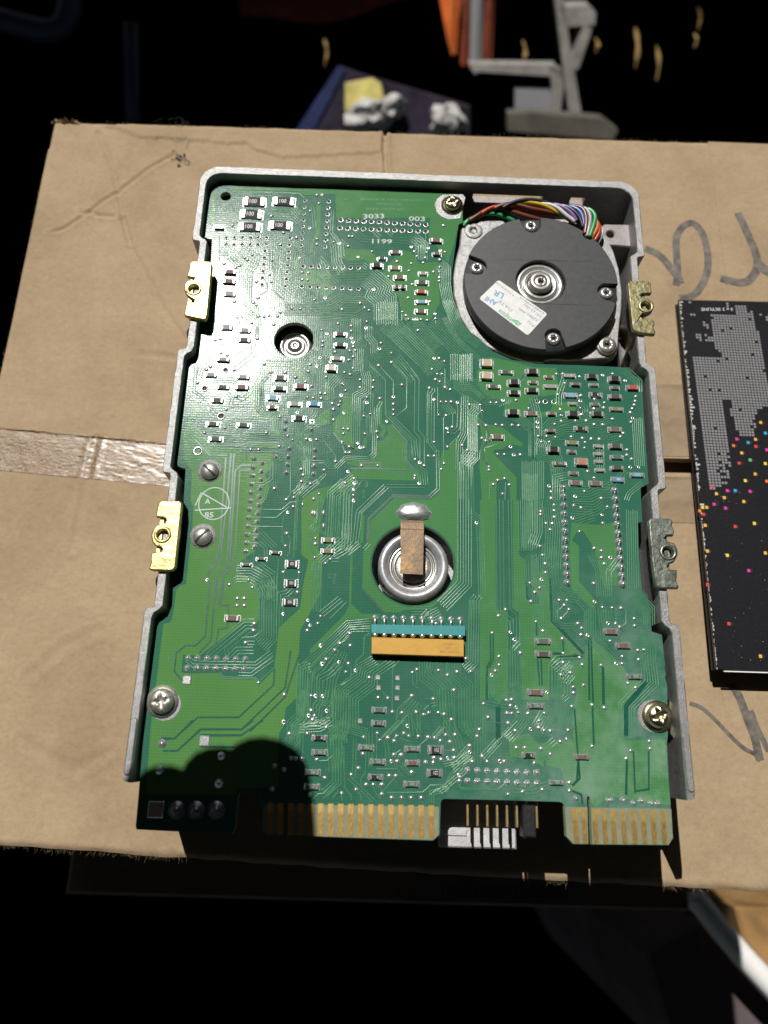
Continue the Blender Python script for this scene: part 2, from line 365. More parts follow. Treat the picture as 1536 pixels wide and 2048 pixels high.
# ---- casting: rim loft. stations (outer x, y, inner x, y)
def arc(cx, cy, r, a0, a1, n): return [(cx + r * math.cos(math.radians(a0 + (a1 - a0) * i / n)), cy + r * math.sin(math.radians(a0 + (a1 - a0) * i / n))) for i in range(n + 1)]
OX, IX, NX, NI = 73.4, 71.1, 70.9, 68.5
TY, TI = 98.6, 95.7
def side(sg):
    st = []
    def a(ox, oy, ix, iy): st.append(((sg * ox, oy), (sg * ix, iy)))
    e = -97.0 if sg < 0 else -97.3
    a(OX - .2, e + 1.6, IX, e + 1.2); a(OX, e + 4, IX, e + 4); a(OX, -72, IX, -72); a(OX, -52.4, IX, -53.6)
    a(OX - .4, -51.0, IX - .5, -52.2); a(NX + .5, -50.6, NI + 1.0, -51.4); a(NX, -50.0, NI, -50.2)
    a(NX, -40, NI, -40); a(NX, -25, NI, -25); a(NX, -12.4, NI, -12.4)
    a(NX + .4, -11.5, NI + .6, -11.2); a(OX - .3, -11.2, IX - .6, -10.2); a(OX, -10.6, IX, -9.2)
    a(OX, 8, IX, 8); a(OX, 27.6, IX, 26.6); a(OX - .3, 28.9, IX - .6, 27.6); a(NX + .5, 29.4, NI + .6, 28.4); a(NX, 30.2, NI, 30)
    a(NX, 50, NI, 50); a(NX, 68.0, NI, 68.4); a(NX + .4, 68.6, NI + .6, 69.2); a(OX - .3, 68.9, IX - .6, 70); a(OX, 69.4, IX, 71)
    for (ox, oy), (ix, iy) in zip(arc(OX - 6.5, TY - 6.5, 6.5, 0, 90, 9), arc(IX - 5, TI - 5, 5, 0, 90, 9)): a(ox, oy, ix, iy)
    return st
left = side(-1); right = side(1)
mids = [(-40, ), (-14,), (0,), (14,), (27,)]
far = [((x, TY), (x, TI)) for x in (-60, -48, -36, -24, -12, 0, 12, 24, 36, 48, 60)]
stn = left + far + right[::-1]
rb = MB()
rnd = random.Random(3)
dense = []
for i in range(len(stn) - 1):                                   # subdivide long runs so that the cast edge can be uneven
    (a, b), (c, d) = stn[i], stn[i + 1]; n = max(1, int(math.hypot(a[0] - c[0], a[1] - c[1]) / 2.2))
    for k in range(n): t = k / n; dense.append(((a[0] + (c[0] - a[0]) * t, a[1] + (c[1] - a[1]) * t), (b[0] + (d[0] - b[0]) * t, b[1] + (d[1] - b[1]) * t)))
dense.append(stn[-1])
vs = []
for (o, i_) in dense:
    ov, iv = Vector(o), Vector(i_); t = (iv - ov).normalized(); farwall = abs(o[0]) < 66 and o[1] > 90
    zb_ = -5.2 if farwall else ZC + .5
    j = lambda s=.07: rnd.uniform(-s, s)
    k1 = .28 + j(.1); k2 = .2 + j(.06)
    for q, z in ((ov, zb_), (ov, -.35 + j(.08)), (ov + t * k1, j(.03)), (iv - t * k2, j(.03)), (iv, -.3 + j(.06)), (iv, zb_)): vs.append((q.x, q.y, z))
fs = []
for i in range(len(dense) - 1):
    for k in range(5): fs.append((i * 6 + k, (i + 1) * 6 + k, (i + 1) * 6 + k + 1, i * 6 + k + 1)[::-1])
fs += [tuple(range(6)), tuple((len(dense) - 1) * 6 + k for k in range(6))[::-1]]
rb.add(vs, fs, 'cast')
# far wall below the rim: lower band and the posts between its windows
slots = [(-62, -56), (-54, -29), (-25.5, -17.5), (18.5, 42.5), (52, 57)]
rb.box(-66, 66, TI + .05, TY - .05, ZC + .5, -9.4, 'castpink')
xs = [-66.5] + [q for s_ in slots for q in s_] + [66.5]
for a, b in zip(xs[::2], xs[1::2]): rb.box(a, b, TI + .02, TY - .02, -9.4, -5.2, 'castpink')
rb.build('frame', drive)
# runner pads at the arm ends, raised oval on the rim
for sg, lab in ((-1, None), (1, None)):
    m = MB(); l = []
    for (x, y) in arc(0, -80.6, .95, 0, 180, 6) + arc(0, -93.2, .95, 180, 360, 6): l.append((sg * 72.25 + x, y))
    m.prism([l], -.2, .42, 'cast', bev=.3); m.build('runner_pad', drive)
# deck and pockets of the casting seen through the gaps
m = MB()
deck = [(-68.3, -96), (-70.9, -96), (-70.9, -53.5), (-68.3, -50.5), (-68.3, -11), (-70.9, -9), (-70.9, 26.5), (-68.3, 29), (-68.3, 69), (-70.9, 71), (-70.9, 90), (-66, 95.5), (12, 95.5), (12, 60), (16, 40), (28, 28), (68.3, 25), (70.9, 24), (70.9, -9), (68.3, -11), (68.3, -50.5), (70.9, -53), (70.9, -96)]
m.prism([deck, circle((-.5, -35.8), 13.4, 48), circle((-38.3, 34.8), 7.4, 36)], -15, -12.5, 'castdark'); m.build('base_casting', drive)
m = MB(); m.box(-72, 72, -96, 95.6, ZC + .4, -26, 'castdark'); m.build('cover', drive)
m = MB()
m.box(9.0, 30, -110.6, -96.1, -19, -16.2, 'lip', bev=.4); m.box(9.6, 16.5, -107.6, -106, -16.2, -15.8, 'lip', bev=.2); m.build('front_lip', drive)
# boss with its screw hole in the far right corner
m = MB()
bp = [(56.5, 64), (57, 61.5), (60, 59.6), (70.9, 60), (70.9, 77.6), (60, 77.8), (57, 76.2), (55.8, 73), (55.6, 67)]
bp = pts('C', '1118,360 1130,425 1165,452 1330,466 1350,466 1330,310 1150,306 1120,330', -5.5)
m.prism([[(p[0], p[1]) for p in bp], circle(pts('C', '1190,377', -5.5)[0], 1.35, 20)], -18, -5.5, 'castpink', bev=.35)
m.build('corner_boss', drive)
m = MB(); m.box(55, 70.9, 44, 58, -26, -14.5, 'castpink', bev=.6); m.box(66, 70.9, 28, 45, -26, -9, 'castdark', bev=.6); m.build('pocket_step', drive)
# ---- circuit board
outl = px('p', '420,395 424,382 434,372 457,368.5 560,371.5 700,377 820,382.5 926.5,387.7 922,420 918,445 911,493 904.6,539 903,565 905,593 912.5,620 925,647 946,670 960,682 985,702 1024,719.5 1076,728 1154,730 1210,732.5 1256,735 1261,749 1280.7,755.5 1283,781 1286,783 1285,787 1290,862 1297.6,967.5 1281,973 1284,1026 1285,1044 1274,1046 1277,1092 1285,1183.5 1295,1188 1303.7,1263 1324,1269.5 1328,1310 1331,1330 1329.5,1336 1332,1349 1330,1354 1334.5,1372 1336,1470 1334,1489 1338,1560 1343,1640 1346.7,1676 1337.6,1690.7 1270,1690 1183,1689.3 1179.6,1593.5 1174.2,1593.5 1177.4,1689 1146,1688.5 1131.6,1673 1130,1640 1128,1611 1125,1606 1119,1604 1000,1600.5 889,1598 884,1600 881.5,1606 880,1669.6 866.5,1681.5 700,1676 573.6,1671 572.2,1600 569.2,1600 570.4,1671 528,1669.5 522,1660.6 523,1620 523.6,1594 518,1586.5 483.5,1584.7 478,1587 476,1594 470.6,1657 463.4,1667.5 370,1664 273,1659 271.3,1652 277,1589 287,1468.6 289.5,1440 302,1345.5 315.5,1241.6 321.6,1235.5 335,1234 344,1212 346,1176 362,1166 370,1100 377,1022 367,1004 371,938 356,933 354,925 355.6,885 369,766 371,722 374,718 393,714.5 398,704 398,664 410,600 422,520 424,479 410,475 413,440')
outl = [P(u, v) for u, v in outl]
def pr(u, v, r): return (P(u + r, v) - P(u, v)).length
holes = [circle(P(451.5, 392.5), 1.75, 24), circle(P(588, 680), 6.25, 48), circle(P(826, 1129), 11.75, 72)]
for u, v in ((1075, 803), (1090.6, 803.4), (1108, 804)): holes.append(circle(P(u, v), .5, 12))
board = None
m = MB(); m.prism([outl] + holes, ZB - 1.55, ZB, 'mask', mside='fr4', bev=.07)
board = m.build('circuit_board', drive)
def bpart(mb, name, **k): return mb.build(name, board, **k)
# bare laminate of the two edge connectors (laid over the board)
m = MB()
for s_ in ('575.5,1608.3 878,1613.5 877.6,1669.2 866,1680 700,1674.8 576.5,1670.3', '527,1607.5 567,1608.2 568,1669.6 529,1668.2 524.5,1660', '1130.5,1613.5 1175,1614.5 1176.6,1687.6 1147,1687.3 1133,1672.5', '1182.3,1615 1342.5,1617.5 1345.6,1676 1337,1689.4 1270,1688.6 1184.2,1688.2'):
    m = MB(); m.prism([pts('p', s_)], ZB, ZB + .012, 'fr4bare'); bpart(m, 'connector_tongue')
# ---- copper pours under the mask
PZ = [0]
def inloop(p_, l):
    c = False
    for (x1, y1), (x2, y2) in zip(l, l[1:] + l[:1]):
        if (y1 > p_[1]) != (y2 > p_[1]) and p_[0] < (x2 - x1) * (p_[1] - y1) / (y2 - y1) + x1: c = not c
    return c
def plane(k, s_, mb):
    l = [(p_.x, p_.y) for p_ in pts(k, s_)]; PZ[0] += 1; hs = []
    for h, r_ in ((holes[2], .35), (holes[1], .35)):
        cx, cy = sum(p_[0] for p_ in h) / len(h), sum(p_[1] for p_ in h) / len(h)
        if all(inloop((cx + (x - cx) * 1.04, cy + (y - cy) * 1.04), l) for x, y in h): hs.append([(cx + (x - cx) * 1.04, cy + (y - cy) * 1.04) for x, y in h])
    mb.prism([l] + hs, ZB, ZB + .03 + PZ[0] * .0009, 'plane_sheen' if PZ[0] == 1 else 'plane', bev=.01)
m = MB()
for k, s_ in (
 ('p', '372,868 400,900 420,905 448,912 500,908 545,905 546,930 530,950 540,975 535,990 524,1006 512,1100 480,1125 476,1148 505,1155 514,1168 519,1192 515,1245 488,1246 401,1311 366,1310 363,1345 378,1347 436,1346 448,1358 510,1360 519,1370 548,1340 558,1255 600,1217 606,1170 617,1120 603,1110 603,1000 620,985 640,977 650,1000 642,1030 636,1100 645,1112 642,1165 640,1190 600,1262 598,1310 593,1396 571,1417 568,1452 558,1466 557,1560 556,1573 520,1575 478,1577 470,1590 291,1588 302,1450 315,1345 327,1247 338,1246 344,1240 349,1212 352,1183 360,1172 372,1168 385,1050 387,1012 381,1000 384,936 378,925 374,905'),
 ('H', '720,405 1040,412 1105,350 1105,100 1130,0 1268,0 1268,1120 1230,1180 1030,1360 800,1365 770,1390 625,1385 500,1250 445,1185 455,860 490,790 495,720 515,605'),
 ('p', '636,978 660,972 697,958 706,937 760,938 836,940 842,958 832,962 715,958 700,972 688,985 662,985 648,1000'),
 ('H', '440,545 465,560 455,780 365,885 352,1310 440,1400 600,1400 590,1440 330,1445 60,1700 0,1740 0,1700 300,1400 330,1330 345,900 425,790'),
 ('E', '640,1110 690,1100 835,1255 825,1440 900,1536 890,1600 500,1600 450,1536 240,1470 350,1440 470,1440 545,1390 548,1262 600,1250 655,1200'),
 ('E', '1235,1310 1320,1230 1328,1538 1222,1538'),
 ('E', '230,830 308,830 300,1190 330,1340 430,1340 455,1260 430,1220 410,1290 330,1330 210,1290 130,1180 120,1050 190,1000 215,920'),
 ('E', '565,880 600,870 590,1080 630,1110 640,1160 600,1230 570,1200 600,1150 560,1100'),
 ('F', '115,560 150,640 170,760 150,900 150,960 168,1229 277,1229 283,1095 300,1075 365,1075 380,1100 385,1229 440,1229 440,1060 260,870 260,845 330,835 380,800 480,820 480,795 330,675 190,640'),
 ('F', '230,130 420,170 560,210 740,215 760,420 560,440 480,600 330,590 345,480 215,440 140,360 130,240'),
 ('F', '800,330 740,420 740,470 900,480 880,560 760,560 600,600 545,600 600,560 700,540 760,330'),
 ('X', '0,0 155,0 165,1200 210,1200 270,1250 275,1640 290,2048 190,2048 180,1800 100,1750 60,1700 55,2048 0,2048'),
 ('X', '335,0 385,0 400,560 465,620 470,1000 520,1070 600,1060 600,980 560,920 520,830 575,800 640,700 700,790 715,1230 800,1300 1024,1500 1024,1580 770,1610 715,1680 710,2048 430,2048 415,1600 400,1480 415,1160 345,1110'),
 ('I', '640,440 860,455 940,430 960,880 860,880 830,760 800,620 720,500 690,490 640,560 690,600 690,850 800,970 800,1050 730,990 640,900 625,600'),
 ('L', '740,180 960,380 980,420 1090,500 960,640 960,860 980,1020 975,1135 735,1135 720,1010 640,1010 620,900 620,640 645,560 640,520 600,460 590,360 700,320 715,250'),
 ('L', '480,230 690,310 660,290 520,310 470,370 465,560 440,560 430,500 290,540 275,220 262,60 262,0 470,0 480,110'),
 ('L', '60,0 185,0 190,560 130,620 60,560 40,400 90,340 95,150 60,140'),
 ('L', '190,860 330,820 430,940 425,1050 340,1000 200,980'),
 ('O', '600,20 700,0 1290,0 1320,360 980,310 900,380 870,300 760,300 720,160 640,140'),
 ('A', '405,350 440,345 430,640 385,620'), ('A', '1410,400 1450,400 1440,700 1380,790 1370,885 1230,960 1220,1180 1195,1180 1200,960 1350,870 1360,770 1400,700'),
 ('A', '1250,1060 1536,1060 1536,1200 1250,1190'), ('A', '890,1370 1040,1345 1060,1370 1010,1420 880,1410'), ('A', '560,250 1230,280 1536,260 1536,330 1290,340 1230,300 620,290'),
 ('B', '0,270 1370,330 1370,600 1330,620 1290,800 1230,1000 1180,900 1040,740 1060,560 150,560 150,330 0,320'), ('B', '210,860 480,860 560,960 480,1010 420,960 240,970'),
 ('B', '770,860 870,880 960,1000 1060,980 1140,980 1150,1380 1060,1536 800,1536 760,1330 640,1180 600,1090'),
 ('B', '0,1120 100,1200 130,1270 60,1320 0,1290'),
 ('D', '700,800 850,640 880,500 1180,510 1340,680 1300,720 1160,540 900,540 880,700 840,720 830,1000 1000,1030 1060,1200 1000,1200 960,1050 800,1030 810,950'),
 ('D', '1440,1000 1536,930 1536,1100 1400,1110'), ('D', '130,1180 200,1010 250,860 290,980 200,1060 260,1130 400,1300 660,1330 820,1270 1050,1280 1050,1330 760,1310 640,1390 620,1536 200,1536 130,1420'),
): plane(k, s_, m)
bpart(m, 'copper_pour', kind='stuff')
# ---- grooves across the pours
GR = [('J', 14, '830,0 800,200'), ('G', 12, '700,130 550,130 430,0'), ('G', 14, '735,120 700,500 640,1050 550,1110 535,1180'), ('G', 14, '690,150 640,880 600,1060'),
 ('G', 14, '760,120 700,1090 620,1140 600,1365'), ('G', 14, '900,215 820,215 770,260 720,1110 670,1160 655,1365'), ('G', 10, '900,255 810,260 760,1120 850,1140'),
 ('J', 12, '730,0 690,455 610,530 530,530 455,590 440,740 500,810'), ('J', 12, '780,0 735,490 640,590'), ('J', 12, '825,0 810,205 875,205 880,270'), ('J', 10, '870,340 870,385 795,400 775,520 700,600'),
 ('J', 12, '1250,720 1240,850 960,1110 630,1110 440,1280 320,1293'), ('J', 12, '1380,570 1335,870 985,1205 650,1205 550,1300'), ('J', 12, '1450,600 1350,900 1340,940 1050,1225'),
 ('J', 16, '650,1255 980,1255'), ('M', 12, '290,125 380,130 510,0'), ('M', 12, '300,215 400,215 565,65 850,65 930,0'), ('M', 12, '560,105 850,105 1000,0'), ('M', 12, '560,185 800,190'),
 ('J', 9, '870,340 985,340'), ('H', 14, '420,110 600,110 600,155 420,155'), ('H', 12, '340,155 870,170'), ('H', 10, '640,320 450,530'), ('H', 22, '640,340 420,545'), ('H', 22, '1100,350 1030,410 700,400 500,590 490,790'),
 ('H', 22, '1080,40 1080,340 1010,395 700,385'), ('H', 20, '445,1185 620,1380'), ('X', 14, '105,1370 110,1640 75,1700 70,2048'), ('X', 14, '135,1370 135,1640 90,1720'), ('X', 16, '478,830 480,1000 520,1040'),
 ('X', 26, '580,1260 585,1390'), ('X', 24, '845,1430 850,1560'), ('X', 22, '740,1570 850,1575'), ('X', 14, '590,1620 610,1900'), ('X', 14, '625,1620 635,1900'), ('X', 22, '720,800 735,1240 1024,1530'),
 ('L', 12, '725,170 730,600'), ('L', 12, '740,170 755,620'), ('L', 18, '820,380 825,630'), ('L', 12, '750,640 760,900'), ('L', 10, '630,660 655,1000 645,1135'), ('L', 20, '500,90 690,290'),
 ('L', 30, '120,640 120,900'), ('L', 28, '1110,480 975,640 975,840'), ('F', 12, '120,420 210,455 340,455'), ('F', 12, '330,590 560,690 560,900'), ('F', 12, '255,860 440,1050 440,1229'), ('F', 12, '260,850 385,835'),
 ('F', 12, '170,560 165,640 210,690 240,760 180,810 180,920 225,970'), ('F', 10, '500,260 455,310 370,310'), ('D', 8, '260,1050 250,1130 430,1300 700,1300 760,1270 1050,1275'), ('E', 14, '690,1100 835,1255 825,1440 910,1536'),
 ('E', 12, '130,1180 210,1290 240,1370'), ('O', 12, '1080,105 1075,300'), ('O', 8, '1115,60 1125,290'), ('O', 8, '1200,60 1200,270 1130,280'), ('O', 12, '812,100 820,210 780,250'), ('O', 9, '770,275 830,300 835,350')]
m = MB()
for gi, (k, wd, s_) in enumerate(GR): m.ribbon(pts(k, s_), wd / CR[k][2] / 6.9, .003, ZB + .058 + gi * .0008, 'groove', arch=False)
bpart(m, 'pour_clearance', kind='stuff')
